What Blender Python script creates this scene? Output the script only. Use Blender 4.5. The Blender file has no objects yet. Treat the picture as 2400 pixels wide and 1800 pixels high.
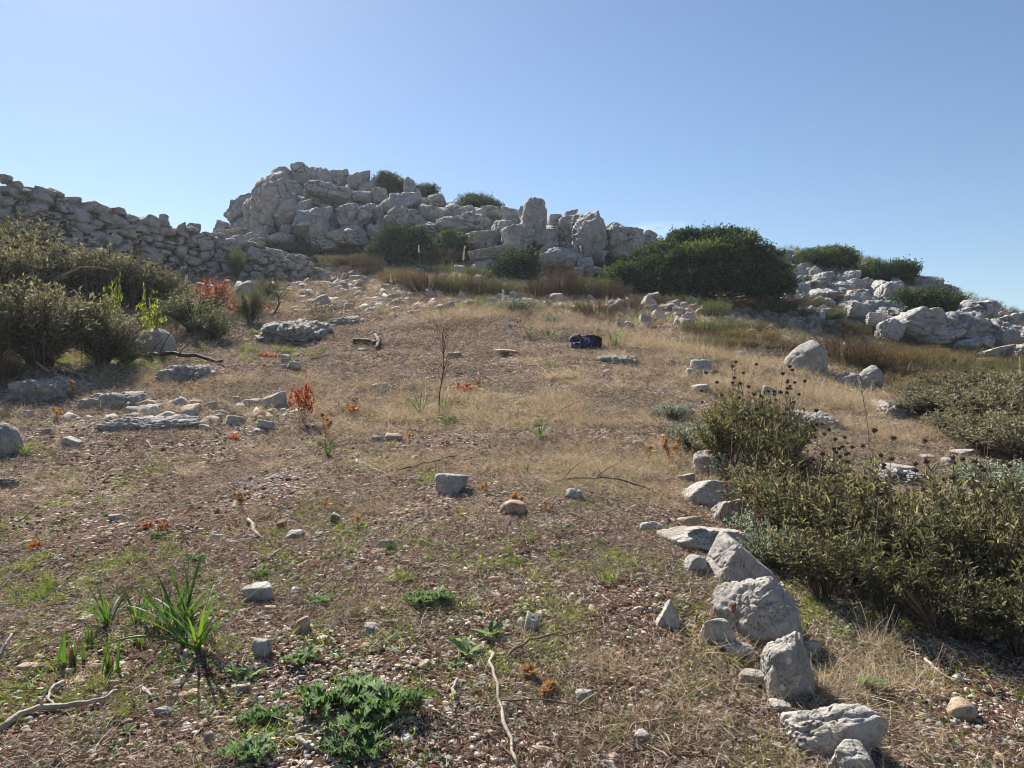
import bpy, bmesh, math, random
import numpy as np
from mathutils import Vector, Matrix, Euler

# ------------------------------------------------------------------ camera, sky, sun, exposure
SC = bpy.context.scene
COL = SC.collection
F = 1800.0                     # focal length in pixels of the 2400 px wide photograph
EYE = 1.6
cam_d = bpy.data.cameras.new('camera'); cam = bpy.data.objects.new('camera', cam_d); COL.objects.link(cam)
cam.location = (0, 0, EYE); cam.rotation_euler = (math.radians(90), 0, 0)
cam_d.sensor_width = 36.0; cam_d.lens = 36.0 * F / 2400.0
cam_d.clip_start = 0.05; cam_d.clip_end = 9000.0
SC.camera = cam

SUN_AZ = math.radians(-30)     # left of the view direction (+Y)
SUN_EL = math.radians(41)
world = bpy.data.worlds.new('World'); SC.world = world; world.use_nodes = True
wn = world.node_tree; wn.nodes.clear()
w_out = wn.nodes.new('ShaderNodeOutputWorld'); w_bg = wn.nodes.new('ShaderNodeBackground')
w_sky = wn.nodes.new('ShaderNodeTexSky'); w_sky.sky_type = 'NISHITA'; w_sky.sun_disc = False
w_sky.sun_elevation = SUN_EL; w_sky.sun_rotation = SUN_AZ
w_sky.altitude = 300; w_sky.air_density = 1.0; w_sky.dust_density = 0.35; w_sky.ozone_density = 3.0
w_bg.inputs['Strength'].default_value = 0.05
# a faint wisp of cloud low over the ridge and one at the upper left
w_tc = wn.nodes.new('ShaderNodeTexCoord'); w_n = wn.nodes.new('ShaderNodeTexNoise')
w_map = wn.nodes.new('ShaderNodeMapping'); w_map.inputs['Scale'].default_value = (14, 14, 60)
wn.links.new(w_tc.outputs['Generated'], w_map.inputs['Vector']); wn.links.new(w_map.outputs[0], w_n.inputs['Vector'])
w_n.inputs['Scale'].default_value = 1.0; w_n.inputs['Detail'].default_value = 6
def _wmath(op, a, b):
    n = wn.nodes.new('ShaderNodeMath'); n.operation = op; n.use_clamp = (op == 'MULTIPLY')
    for i, v in enumerate((a, b)):
        if v is None: continue
        if isinstance(v, (int, float)): n.inputs[i].default_value = v
        else: wn.links.new(v, n.inputs[i])
    return n.outputs[0]
def _cloud(px, py, sx, sy):
    d = Vector(((px-1200)/F, 1, (900-py)/F)).normalized()
    sub = wn.nodes.new('ShaderNodeVectorMath'); sub.operation = 'SUBTRACT'; wn.links.new(w_tc.outputs['Generated'], sub.inputs[0]); sub.inputs[1].default_value = d
    mu = wn.nodes.new('ShaderNodeVectorMath'); mu.operation = 'MULTIPLY'; wn.links.new(sub.outputs[0], mu.inputs[0]); mu.inputs[1].default_value = (1/sx, 1/sx, 1/sy)
    le = wn.nodes.new('ShaderNodeVectorMath'); le.operation = 'LENGTH'; wn.links.new(mu.outputs[0], le.inputs[0])
    r = wn.nodes.new('ShaderNodeMapRange'); r.inputs[1].default_value = 1.0; r.inputs[2].default_value = 0.0; r.inputs[3].default_value = 0; r.inputs[4].default_value = 1
    wn.links.new(le.outputs['Value'], r.inputs[0])
    nr = wn.nodes.new('ShaderNodeMapRange'); nr.inputs[1].default_value = .42; nr.inputs[2].default_value = .68; wn.links.new(w_n.outputs[0], nr.inputs[0])
    return _wmath('MULTIPLY', r.outputs[0], nr.outputs[0])
cl = _cloud(1545, 538, .045, .012)
w_mix = wn.nodes.new('ShaderNodeMixRGB'); w_mix.inputs[2].default_value = (11, 11.5, 12.2, 1)
wn.links.new(_wmath('MULTIPLY', cl, 0.8), w_mix.inputs[0]); wn.links.new(w_sky.outputs[0], w_mix.inputs[1])
w_t = wn.nodes.new('ShaderNodeMixRGB'); w_t.blend_type = 'MULTIPLY'; w_t.inputs[0].default_value = 1; w_t.inputs[2].default_value = (.98, .99, .99, 1)
wn.links.new(w_mix.outputs[0], w_t.inputs[1]); wn.links.new(w_t.outputs[0], w_bg.inputs['Color']); wn.links.new(w_bg.outputs[0], w_out.inputs['Surface'])

sun_d = bpy.data.lights.new('sun', 'SUN'); sun = bpy.data.objects.new('sun', sun_d); COL.objects.link(sun)
sun_d.energy = 5.0; sun_d.angle = math.radians(0.55); sun_d.color = (1.0, 0.94, 0.85)
sdir = Vector((math.sin(SUN_AZ)*math.cos(SUN_EL), math.cos(SUN_AZ)*math.cos(SUN_EL), math.sin(SUN_EL)))
sun.rotation_euler = sdir.to_track_quat('Z', 'Y').to_euler(); sun.location = (-10, 10, 20)

SC.view_settings.view_transform = 'Standard'; SC.view_settings.look = 'None'
SC.view_settings.gamma = 1.0; SC.view_settings.use_curve_mapping = False
SC.view_settings.exposure = 1.36
GLARE_VEIL = 0.0006  # density of the added volume that lifts distant tones like lens glare
SC.render.engine = 'CYCLES'
SC.cycles.max_bounces = 6; SC.cycles.diffuse_bounces = 3; SC.cycles.glossy_bounces = 2; SC.cycles.transmission_bounces = 3
SC.cycles.transparent_max_bounces = 4; SC.cycles.use_denoising = True
SC.cycles.pixel_filter_type = 'BLACKMAN_HARRIS'; SC.cycles.filter_width = 1.0

# ------------------------------------------------------------------ helpers
rs = np.random.RandomState(11)
rnd = random.Random(5)

def _hash(ix, iy, iz, seed):
    h = (ix.astype(np.uint32)*np.uint32(374761393) + iy.astype(np.uint32)*np.uint32(668265263)
         + iz.astype(np.uint32)*np.uint32(2246822519) + np.uint32((seed*3266489917) & 0xffffffff))
    h ^= h >> np.uint32(15); h *= np.uint32(2246822519); h ^= h >> np.uint32(13); h *= np.uint32(3266489917); h ^= h >> np.uint32(16)
    return h.astype(np.float64) / 4294967295.0
def vnoise(P, seed=0):
    """value noise in -1..1"""
    I = np.floor(P).astype(np.int64); f = P - I; u = f*f*f*(f*(f*6-15)+10)
    I = I + 100000
    x, y, z = I[:, 0], I[:, 1], I[:, 2]; out = 0
    for dx in (0, 1):
        wx = u[:, 0] if dx else 1-u[:, 0]
        for dy in (0, 1):
            wy = u[:, 1] if dy else 1-u[:, 1]
            for dz in (0, 1):
                wz = u[:, 2] if dz else 1-u[:, 2]
                out = out + wx*wy*wz*_hash(x+dx, y+dy, z+dz, seed)
    return out*2-1
_ROT = np.array([[0.36, 0.48, -0.8], [-0.8, 0.60, 0.0], [0.48, 0.64, 0.60]])
def fbm(P, octaves=4, seed=0, gain=.5, ridged=False):
    a, s, tot = 1.0, 0, 0
    Q = P.copy()
    for o in range(octaves):
        n = vnoise(Q, seed+o*17)
        if ridged: n = 1-2*np.abs(n)
        s = s + a*n; tot += a; a *= gain
        Q = (Q @ _ROT.T)*2.03 + 3.7
    return s/tot
def fbm2(x, y, octaves=4, seed=0, gain=.5):
    return fbm(np.stack([x, y, np.zeros_like(x)+.37], -1), octaves, seed, gain)

def mesh_np(name, V, faces, mats=(), shade=None, smooth=False, attrs=None, matidx=None):
    """faces: list of int arrays (n,3) or (n,4)"""
    me = bpy.data.meshes.new(name)
    if isinstance(faces, np.ndarray): faces = [faces]
    faces = [f for f in faces if len(f)]
    me.vertices.add(len(V)); me.vertices.foreach_set('co', np.asarray(V, np.float32).ravel())
    nl = sum(f.size for f in faces); npol = sum(len(f) for f in faces)
    me.loops.add(nl); me.polygons.add(npol)
    me.loops.foreach_set('vertex_index', np.concatenate([f.ravel() for f in faces]).astype(np.int32))
    tot = np.concatenate([np.full(len(f), f.shape[1], np.int32) for f in faces])
    st = np.concatenate([[0], np.cumsum(tot)[:-1]]).astype(np.int32)
    me.polygons.foreach_set('loop_start', st)
    try: me.polygons.foreach_set('loop_total', tot)
    except Exception: pass
    if smooth: me.polygons.foreach_set('use_smooth', np.ones(npol, bool))
    for m in mats: me.materials.append(m)
    if matidx is not None: me.polygons.foreach_set('material_index', np.asarray(matidx, np.int32))
    if shade is not None:
        attrs = dict(attrs or {}); attrs['shade'] = shade
    for k, v in (attrs or {}).items():
        v = np.asarray(v, np.float32)
        at = me.attributes.new(k, 'FLOAT_VECTOR' if v.ndim == 2 else 'FLOAT', 'POINT')
        at.data.foreach_set('vector' if v.ndim == 2 else 'value', v.ravel())
    me.update(calc_edges=True)
    return me

def link(name, me, parent=None, loc=(0, 0, 0), rot=(0, 0, 0), scale=(1, 1, 1)):
    o = bpy.data.objects.new(name, me); COL.objects.link(o)
    o.location = loc; o.rotation_euler = rot; o.scale = scale
    if parent is not None: o.parent = parent
    return o
def tag(o, label=None, cat=None, group=None, kind=None):
    if label: o['label'] = label
    if cat: o['category'] = cat
    if group: o['group'] = group
    if kind: o['kind'] = kind
    return o
def thing(name, label, cat, loc=(0, 0, 0), rz=0, group=None, scale=(1, 1, 1)):
    o = link(name, None, None, loc, (0, 0, rz), scale)
    o.empty_display_size = .1
    return tag(o, label, cat, group)
def copy_thing(root, loc, rz, scale, label, group):
    r = root.copy(); COL.objects.link(r); r.location = loc; r.rotation_euler = (0, 0, rz); r.scale = scale
    r['label'] = label
    if group: r['group'] = group
    elif 'group' in r: del r['group']
    for ch in list(root.children):
        c = ch.copy(); COL.objects.link(c); c.parent = r
        for g in ch.children:
            k = g.copy(); COL.objects.link(k); k.parent = c
    return r

class Geo:
    """collects vertex / face arrays into one mesh"""
    def __init__(s): s.V, s.T, s.Q, s.S, s.n = [], [], [], [], 0
    def add(s, V, tris=None, quads=None, shade=None):
        V = np.asarray(V, float).reshape(-1, 3)
        s.V.append(V)
        if tris is not None and len(tris): s.T.append(np.asarray(tris, int)+s.n)
        if quads is not None and len(quads): s.Q.append(np.asarray(quads, int)+s.n)
        s.S.append(np.full(len(V), .5) if shade is None else np.broadcast_to(shade, (len(V),)))
        s.n += len(V)
    def mesh(s, name, mats, smooth=False):
        fl = []
        if s.T: fl.append(np.concatenate(s.T))
        if s.Q: fl.append(np.concatenate(s.Q))
        return mesh_np(name, np.concatenate(s.V), fl, mats, np.concatenate(s.S), smooth)

def norm(a): return a/np.maximum(np.linalg.norm(a, axis=-1, keepdims=True), 1e-9)
def rdir(n, r=rs): return norm(r.normal(size=(n, 3)))

LEAF = {  # along, side, up ; faces
 'rhomb': (np.array([[0,0,0],[.45,.5,.06],[1,0,0],[.45,-.5,.06]]), [], [[0,1,2,3]]),
 'fold': (np.array([[0,0,0],[.3,.42,.12],[.7,.36,.10],[1,0,-.06],[.7,-.36,.10],[.3,-.42,.12],[.33,0,0],[.7,0,.0]]),
          [[0,6,1],[2,7,3],[0,5,6],[4,3,7]], [[6,7,2,1],[5,4,7,6]]),
 'blade': (np.array([[0,.5,0],[0,-.5,0],[.5,.4,.1],[.5,-.4,.1],[1,0,.0]]), [[2,3,4]], [[0,1,3,2]]),
}
def leaves(geo, B, D, L, W, kind='rhomb', up=None, shade=None, r=rs):
    n = len(B); T, tri, quad = LEAF[kind]
    D = norm(D)
    U = rdir(n, r) if up is None else up
    S = norm(np.cross(D, U)); N = np.cross(S, D)
    L = np.broadcast_to(L, (n,)); W = np.broadcast_to(W, (n,))
    V = (B[:, None] + T[None, :, 0:1]*(L[:, None, None]*D[:, None]) + T[None, :, 1:2]*(W[:, None, None]*S[:, None])
         + T[None, :, 2:3]*(L[:, None, None]*N[:, None]))
    k = len(T); off = (np.arange(n)*k)[:, None, None]
    tris = (np.array(tri)[None]+off).reshape(-1, 3) if tri else None
    quads = (np.array(quad)[None]+off).reshape(-1, 4) if quad else None
    sh = r.rand(n) if shade is None else shade
    geo.add(V, tris, quads, np.repeat(sh, k))
def tubes(geo, P, R, m=3, shade=None, cap=True):
    """P (N,K,3) paths, R (N,K) radii"""
    N, K, _ = P.shape
    T = np.gradient(P, axis=1); T = norm(T)
    ref = np.where(np.abs(T[:, :1, 2:3]) < .8, np.array([0, 0, 1.0]), np.array([1.0, 0, 0]))
    ref = np.broadcast_to(ref, T.shape)
    A = norm(np.cross(T, ref)); Bn = np.cross(T, A)
    th = np.arange(m)/m*2*np.pi
    V = P[:, :, None] + R[:, :, None, None]*(np.cos(th)[None, None, :, None]*A[:, :, None]+np.sin(th)[None, None, :, None]*Bn[:, :, None])
    V = V.reshape(-1, 3)
    i = np.arange(K-1)[:, None]*m; j = np.arange(m)[None]; j2 = (j+1) % m
    q = np.stack([i+j, i+j2, i+m+j2, i+m+j], -1).reshape(-1, 4)
    q = (q[None]+(np.arange(N)*K*m)[:, None, None]).reshape(-1, 4)
    sh = rs.rand(N) if shade is None else np.broadcast_to(shade, (N,))
    geo.add(V, None, q, np.repeat(sh, K*m))

# ------------------------------------------------------------------ terrain height
CTRL = [  # photo x, photo y, metres in front of the camera
 (1200,1800,2.35),(1200,1500,3.2),(1200,1300,4.2),(1200,1100,6.2),(1200,1000,8),(1200,900,10.2),(1200,820,12.5),(1200,760,15),(1200,720,17.5),
 (1200,690,20),(1200,660,23),(1200,640,26),(1200,600,29),(1200,545,32),
 (900,900,10.2),(900,820,12.5),(900,760,15),(900,720,17.5),(900,690,20),(850,665,23),(850,640,26),(850,610,28.5),
 (0,1800,2.3),(600,1800,2.3),(0,1400,3.75),(600,1400,3.65),(0,1150,5.7),(600,1150,5.5),(100,1000,7.9),(600,1000,7.9),(0,900,9.7),(300,860,10.8),(600,870,10.8),
 (350,800,12.7),(600,740,16),(700,700,18.7),(100,740,13.5),(0,700,14.5),
 (0,625,17),(200,632,18.3),(400,642,20),(600,655,22),(700,665,23.2),(790,675,24.3),(-150,640,15.5),
 (560,600,28),(350,610,28),(0,590,22),(-300,610,20),(350,640,34),(500,620,32),(500,650,40),
 (600,520,33),(750,450,35),(900,465,35),(1050,505,34),(1200,535,33.5),(1400,560,32),(1550,590,31),(1700,615,30.5),
 (750,580,30.5),(1000,585,30.5),(1400,625,27.5),(1400,690,21.5),(1400,740,17),(1500,780,14.8),(1600,690,23.5),(1650,740,19),
 (1640,1350,3.95),(1560,1150,5.6),(1540,1000,7.9),(1880,1650,2.85),(1600,860,11.6),
 (2050,1800,2.45),(2350,1650,3.05),(2250,1450,4.0),(2000,1330,4.8),(2300,1250,5.7),(2250,1130,7.2),(2120,1110,7.5),(2150,1000,9.6),(2000,960,10.4),
 (1900,880,12.8),(1750,800,15.5),(2200,930,12.2),(2400,930,12.0),(2200,840,19.5),(1950,830,16),(1900,720,24),(1900,650,28),(1820,600,31),(2000,615,30),(2150,655,29),
 (2300,725,27.5),(2400,755,26),(2400,840,19),(2600,830,24),(1700,700,23),
 (750,560,46),(1200,640,46),(1900,700,44),(2400,830,44),(100,690,40),
]
_w = [(-8,3,1.9-.9),(8,3,.15),(0,0,.12),(0,-5,-.6),(-5,-3,-.1),(5,-3,-.7),(0,-20,-2.5),(-20,-8,.5),(20,-8,-3.5),(20,10,-1.0),(-20,12,4.2),(-22,28,5.6),(27,22,2.0),(28,36,1.5),(-25,45,4)]
_cx = np.array([((px-1200)/F*d, d, EYE+(900-py)/F*d) for px, py, d in CTRL] + _w, float)
def _tpsk(r2): return 0.5*r2*np.log(np.maximum(r2, 1e-8))
def _tps_fit(C):
    n = len(C); d2 = ((C[:, None, :2]-C[None, :, :2])**2).sum(-1)
    A = np.zeros((n+3, n+3)); A[:n, :n] = _tpsk(d2)+np.eye(n)*0.15
    A[:n, n] = 1; A[:n, n+1:] = C[:, :2]; A[n, :n] = 1; A[n+1:, :n] = C[:, :2].T
    return np.linalg.solve(A, np.concatenate([C[:, 2], np.zeros(3)]))
_tw = _tps_fit(_cx)
def _tps(x, y):
    out = _tw[-3]+_tw[-2]*x+_tw[-1]*y
    for i in range(len(_cx)):
        out = out + _tw[i]*_tpsk((x-_cx[i, 0])**2+(y-_cx[i, 1])**2)
    return out
def H0(x, y):
    x = np.asarray(x, float); y = np.asarray(y, float)
    r = np.sqrt(x*x+y*y); k = np.minimum(1, 42/np.maximum(r, 1e-6))
    z = _tps(x*k, y*k)
    far = np.maximum(r-42, 0)
    z = np.where(far > 0, z-60*(1-np.exp(-far/150)), z)
    return z
def H(x, y):
    x = np.asarray(x, float); y = np.asarray(y, float)
    r = np.sqrt(x*x+y*y)
    amp = np.clip(r/6, .35, 2.2)
    return H0(x, y) + .035*amp*fbm2(x*.8, y*.8, 3, 3) + .014*fbm2(x*3.1, y*3.1, 3, 9)
def Hs(x, y): return float(H(np.array([x]), np.array([y]))[0])
_ds = np.geomspace(1.6, 48, 420)
def G(px, py):
    """the ground point the photograph shows at (px, py)"""
    x = (px-1200)/F*_ds; z = EYE+(900-py)/F*_ds
    dz = z-H(x, _ds)
    i = np.argmax(dz < 0)
    if dz[i] >= 0: i = len(_ds)-1; t = 0
    else: t = dz[i-1]/(dz[i-1]-dz[i]) if i > 0 else 0
    d = _ds[i-1]+(_ds[i]-_ds[i-1])*t if i > 0 else _ds[0]
    X = (px-1200)/F*d
    return Vector((X, d, Hs(X, d)))
def at(px, py, d): return Vector(((px-1200)/F*d, d, EYE+(900-py)/F*d))
def slope(x, y):
    e = .12
    if np.ndim(x) == 0:
        a, b = slope(np.array([x]), np.array([y])); return float(a[0]), float(b[0])
    return (H(x+e, y)-H(x-e, y))/(2*e), (H(x, y+e)-H(x, y-e))/(2*e)
# ------------------------------------------------------------------ materials
class NT:
    def __init__(s, name):
        s.m = bpy.data.materials.new(name); s.m.use_nodes = True; s.t = s.m.node_tree; s.t.nodes.clear()
        s.out = s.n('ShaderNodeOutputMaterial')
    def n(s, ty, **kw):
        nd = s.t.nodes.new(ty)
        for k, v in kw.items(): setattr(nd, k, v)
        return nd
    def put(s, sock, v):
        if v is None: return
        if hasattr(v, 'is_output') or isinstance(v, bpy.types.NodeSocket): s.t.links.new(v, sock)
        elif isinstance(v, (tuple, list)) and len(v) == 3 and sock.type == 'RGBA': sock.default_value = (*v, 1)
        else: sock.default_value = v
    def noise(s, vec, scale, detail=4, rough=.55, dist=0):
        n = s.n('ShaderNodeTexNoise'); s.put(n.inputs['Vector'], vec); n.inputs['Scale'].default_value = scale
        n.inputs['Detail'].default_value = detail; n.inputs['Roughness'].default_value = rough; n.inputs['Distortion'].default_value = dist
        return n.outputs[0]
    def vor(s, vec, scale, feature='F1', rand=1.0):
        n = s.n('ShaderNodeTexVoronoi'); n.feature = feature; s.put(n.inputs['Vector'], vec); n.inputs['Scale'].default_value = scale
        n.inputs['Randomness'].default_value = rand
        return n
    def math(s, op, a, b=None, clamp=False):
        n = s.n('ShaderNodeMath', operation=op, use_clamp=clamp); s.put(n.inputs[0], a)
        if b is not None: s.put(n.inputs[1], b)
        return n.outputs[0]
    def rng(s, v, a, b, c=0.0, d=1.0, smooth=False):
        n = s.n('ShaderNodeMapRange'); n.interpolation_type = 'SMOOTHSTEP' if smooth else 'LINEAR'
        s.put(n.inputs[0], v)
        for i, x in enumerate((a, b, c, d)): n.inputs[i+1].default_value = x
        return n.outputs[0]
    def mix(s, f, a, b, mode='MIX'):
        n = s.n('ShaderNodeMixRGB', blend_type=mode); s.put(n.inputs[0], f); s.put(n.inputs[1], a); s.put(n.inputs[2], b)
        return n.outputs[0]
    def ramp(s, v, stops):
        n = s.n('ShaderNodeValToRGB'); s.put(n.inputs[0], v); e = n.color_ramp.elements
        while len(e) < len(stops): e.new(.5)
        for k, (p, c) in enumerate(stops): e[k].position = p; e[k].color = (*c, 1)
        return n.outputs[0]
    def attr(s, name):
        n = s.n('ShaderNodeAttribute', attribute_name=name); return n.outputs['Fac']
    def pos(s): return s.n('ShaderNodeNewGeometry').outputs['Position']
    def rand(s): return s.n('ShaderNodeObjectInfo').outputs['Random']
    def bump(s, h, strength, dist, prev=None):
        n = s.n('ShaderNodeBump'); s.put(n.inputs['Height'], h); n.inputs['Strength'].default_value = strength; n.inputs['Distance'].default_value = dist
        if prev is not None: s.put(n.inputs['Normal'], prev)
        return n.outputs[0]
    def principled(s, col, rough=.8, normal=None, spec=.3, **kw):
        b = s.n('ShaderNodeBsdfPrincipled'); s.put(b.inputs['Base Color'], col); s.put(b.inputs['Roughness'], rough)
        b.inputs['Specular IOR Level'].default_value = spec
        if normal is not None: s.put(b.inputs['Normal'], normal)
        for k, v in kw.items(): s.put(b.inputs[k], v)
        s.t.links.new(b.outputs[0], s.out.inputs['Surface'])
        return b

def rock_mat(name, base=(.30,.29,.275), dark=(.16,.155,.15), warm=(.34,.27,.20), stain=(.36,.20,.11), lichen=.5, fs=1.0, stainamt=.3, fiss=1.0):
    """limestone: fs scales the features (1 = hand-sized stones, .3 = crags)"""
    t = NT(name); p = t.pos(); r = t.rand()
    off = t.n('ShaderNodeVectorMath', operation='SCALE'); off.inputs[0].default_value = (3.1, 7.7, 5.3); t.put(off.inputs['Scale'], r)
    v = t.n('ShaderNodeVectorMath', operation='ADD'); t.put(v.inputs[0], p); t.put(v.inputs[1], off.outputs[0]); v = v.outputs[0]
    big = t.noise(v, 3.0*fs, 6, .6, .4); mid = t.noise(v, 11*fs, 6, .65, .3); fine = t.noise(v, 60*fs, 5, .7)
    c = t.mix(t.rng(big, .3, .7), dark, base)
    c = t.mix(t.rng(mid, .42, .72, 0, .75), c, tuple(min(1, x*1.35) for x in base))
    c = t.mix(t.rng(t.noise(v, 4.2*fs, 3, .5), .52, .72, 0, .55), c, warm)
    c = t.mix(t.math('MULTIPLY', t.rng(t.noise(v, 2.3*fs, 5, .6, 1.0), .60, .70), stainamt), c, stain)
    # dark weathering streaks and pits
    c = t.mix(t.rng(t.noise(v, 24*fs, 4, .7, .8), .56, .72, 0, .75), c, (.07,.068,.065)); c = t.mix(t.rng(t.noise(v, 6*fs, 6, .75, .6), .54, .66, 0, .6), c, tuple(x*.45 for x in base))
    # pale lichen discs with irregular edges
    vv = t.vor(v, 16*fs); edge = t.math('ADD', vv.outputs['Distance'], t.math('MULTIPLY', t.noise(v, 55*fs, 3), .25))
    disc = t.math('MULTIPLY', t.rng(edge, .36, .31), t.rng(t.math('FRACT', t.math('MULTIPLY', vv.outputs['Color'], 7.3)), .60, .66))
    c = t.mix(t.math('MULTIPLY', disc, lichen), c, (.52,.53,.50))
    vo = t.vor(v, 41*fs); d2 = t.math('MULTIPLY', t.rng(vo.outputs['Distance'], .30, .25), t.rng(t.noise(v, 3.5*fs, 2), .5, .6))
    c = t.mix(t.math('MULTIPLY', d2, lichen*.8), c, (.09,.095,.09))
    c = t.mix(t.rng(r, 0, 1, 0, .28), c, t.mix(.5, c, (.20,.185,.165)))
    h1 = t.math('ADD', t.math('MULTIPLY', mid, .8), t.math('MULTIPLY', fine, .22))
    nb = t.bump(h1, .85, .045/fs)
    nb = t.bump(t.noise(v, 150*fs, 3, .8), .5, .006/fs, nb)
    # fissures: thin dark warped lines, recessed
    wv = t.n('ShaderNodeVectorMath', operation='ADD'); t.put(wv.inputs[0], v)
    wo = t.n('ShaderNodeTexNoise'); t.put(wo.inputs['Vector'], v); wo.inputs['Scale'].default_value = 3.2*fs; wo.inputs['Detail'].default_value = 4
    ws = t.n('ShaderNodeVectorMath', operation='SCALE'); t.put(ws.inputs[0], wo.outputs['Color']); ws.inputs['Scale'].default_value = .45/fs; t.put(wv.inputs[1], ws.outputs[0])
    for sc, wd, am in ((2.6*fs, .030 if fiss > .9 else .014, .95*fiss), (7.5*fs, .028 if fiss > .9 else .014, .7*fiss)):
        ve = t.vor(wv.outputs[0], sc, 'DISTANCE_TO_EDGE'); ln = t.rng(ve.outputs['Distance'], wd, 0.0)
        ln = t.math('MULTIPLY', ln, t.rng(t.noise(v, sc*.6, 3), .42, .56)); c = t.mix(t.math('MULTIPLY', ln, am), c, (.045,.043,.04))
        nb = t.bump(ln, -.9, .05/fs, nb)
    t.principled(c, .9, nb, .12)
    return t.m

def leaf_mat(name, stops, trans=.35, rough=.55, spec=.3, tint=None):
    rough = min(.9, rough+.15); spec *= .5
    t = NT(name)
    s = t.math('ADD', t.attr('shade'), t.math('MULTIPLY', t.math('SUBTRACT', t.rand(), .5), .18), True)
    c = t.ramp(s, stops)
    b = t.n('ShaderNodeBsdfPrincipled'); t.put(b.inputs['Base Color'], c); b.inputs['Roughness'].default_value = rough; b.inputs['Specular IOR Level'].default_value = spec
    tr = t.n('ShaderNodeBsdfTranslucent')
    t.put(tr.inputs['Color'], t.mix(1.0, c, tint or (1.35, 1.3, .8), 'MULTIPLY'))
    mx = t.n('ShaderNodeMixShader'); mx.inputs[0].default_value = trans
    t.t.links.new(b.outputs[0], mx.inputs[1]); t.t.links.new(tr.outputs[0], mx.inputs[2]); t.t.links.new(mx.outputs[0], t.out.inputs['Surface'])
    return t.m
def plain(name, col, rough=.8, spec=.3, col2=None, scale=20, bump=0.0, bs=80):
    t = NT(name); p = t.n('ShaderNodeTexCoord').outputs['Object']
    c = col if col2 is None else t.mix(t.rng(t.noise(p, scale, 4), .35, .65), col, col2)
    nb = t.bump(t.noise(p, bs, 4), bump, .01) if bump else None
    t.principled(c, rough, nb, spec)
    return t.m

M = {}
M['crag'] = rock_mat('crag_limestone', fs=.38, base=(.42,.41,.40), dark=(.25,.248,.245), warm=(.44,.385,.33), stainamt=.25, lichen=.25)
M['wallstone'] = rock_mat('wall_limestone', fs=.7, base=(.40,.39,.37), dark=(.25,.245,.235), lichen=.35, stainamt=.25)
M['stone'] = rock_mat('field_stone', fiss=.55, fs=1.0, base=(.41,.385,.35), dark=(.21,.20,.18), lichen=.7, stainamt=.45)
M['hero'] = rock_mat('weathered_limestone', fiss=.55, fs=1.15, base=(.44,.41,.37), dark=(.22,.205,.185), warm=(.38,.32,.25), lichen=.95, stainamt=.4)
M['bedrock'] = rock_mat('pitted_bedrock', fiss=.55, fs=.9, base=(.40,.38,.355), dark=(.20,.19,.175), lichen=.6, stainamt=.35)
M['ochre'] = rock_mat('ochre_stone', fs=1.2, base=(.45,.35,.26), dark=(.28,.19,.13), warm=(.42,.30,.19), stain=(.33,.13,.07), lichen=.2, stainamt=.7)
M['redrock'] = rock_mat('rusty_stone', fs=1.2, base=(.24,.12,.075), dark=(.13,.06,.04), warm=(.30,.17,.10), stain=(.25,.09,.05), lichen=.1, stainamt=.6)

def ground_mat():
    t = NT('dry_hillside_soil'); p = t.pos()
    soil = t.attr('soil'); green = t.attr('green'); straw = t.attr('straw')
    n1 = t.noise(p, 2.2, 6, .6); n2 = t.noise(p, 14, 6, .7, .6); n3 = t.noise(p, 70, 6, .75); n4 = t.noise(p, 260, 3, .7)
    near = t.attr('near')
    red = t.ramp(t.math('ADD', t.math('MULTIPLY', n3, .6), t.math('MULTIPLY', n4, .4)), [(.3,(.04,.018,.012)),(.48,(.13,.064,.042)),(.66,(.30,.195,.14)),(.8,(.45,.36,.29))])
    dry = t.ramp(t.math('ADD', t.math('MULTIPLY', n3, .7), t.math('MULTIPLY', n2, .3)), [(.3,(.045,.025,.018)),(.46,(.155,.097,.068)),(.6,(.33,.245,.19)),(.76,(.50,.42,.345))])
    gold = t.ramp(n3, [(.3,(.12,.085,.055)),(.52,(.32,.25,.175)),(.75,(.52,.44,.34))])
    grn = t.ramp(n3, [(.3,(.04,.05,.02)),(.6,(.13,.15,.06)),(.8,(.24,.25,.11))])
    f = t.rng(t.math('ADD', t.math('ADD', soil, near), t.math('MULTIPLY', t.math('SUBTRACT', n2, .5), 1.4)), .35, .65)
    c = t.mix(f, dry, red)
    c = t.mix(t.rng(t.math('ADD', straw, t.math('MULTIPLY', t.math('SUBTRACT', n2, .5), 1.2)), .35, .75), c, gold)
    c = t.mix(t.rng(t.math('ADD', green, t.math('MULTIPLY', t.math('SUBTRACT', n2, .5), 1.4)), .4, .8, 0, .8), c, grn)
    # tiny pale chips of limestone
    vo = t.vor(p, 75); chip = t.math('MULTIPLY', t.rng(vo.outputs['Distance'], .30, .22), t.rng(t.math('FRACT', t.math('MULTIPLY', vo.outputs['Color'], 5.7)), .72, .76))
    c = t.mix(t.math('MULTIPLY', chip, .85), c, (.58,.51,.44))
    c = t.mix(t.rng(n1, .35, .7, 0, .3), c, t.mix(1.0, c, (.72,.66,.62), 'MULTIPLY'))
    h = t.math('ADD', t.math('MULTIPLY', n3, .6), t.math('ADD', t.math('MULTIPLY', n4, .25), t.math('MULTIPLY', chip, .15)))
    nb = t.bump(h, 1.0, .03); nb = t.bump(n2, .6, .05, nb)
    t.principled(c, .95, nb, .1)
    return t.m
M['ground'] = ground_mat()
def clod_mat():
    t = NT('soil_clod'); p = t.pos(); n = t.noise(p, 60, 5, .7); c = t.ramp(n, [(.3,(.045,.022,.015)),(.55,(.12,.064,.042)),(.75,(.22,.14,.10))]); c = t.mix(t.rng(t.rand(), .5, 1, 0, .6), c, (.24,.185,.145))
    t.principled(c, .95, t.bump(n, 1, .01), .05); return t.m
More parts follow.
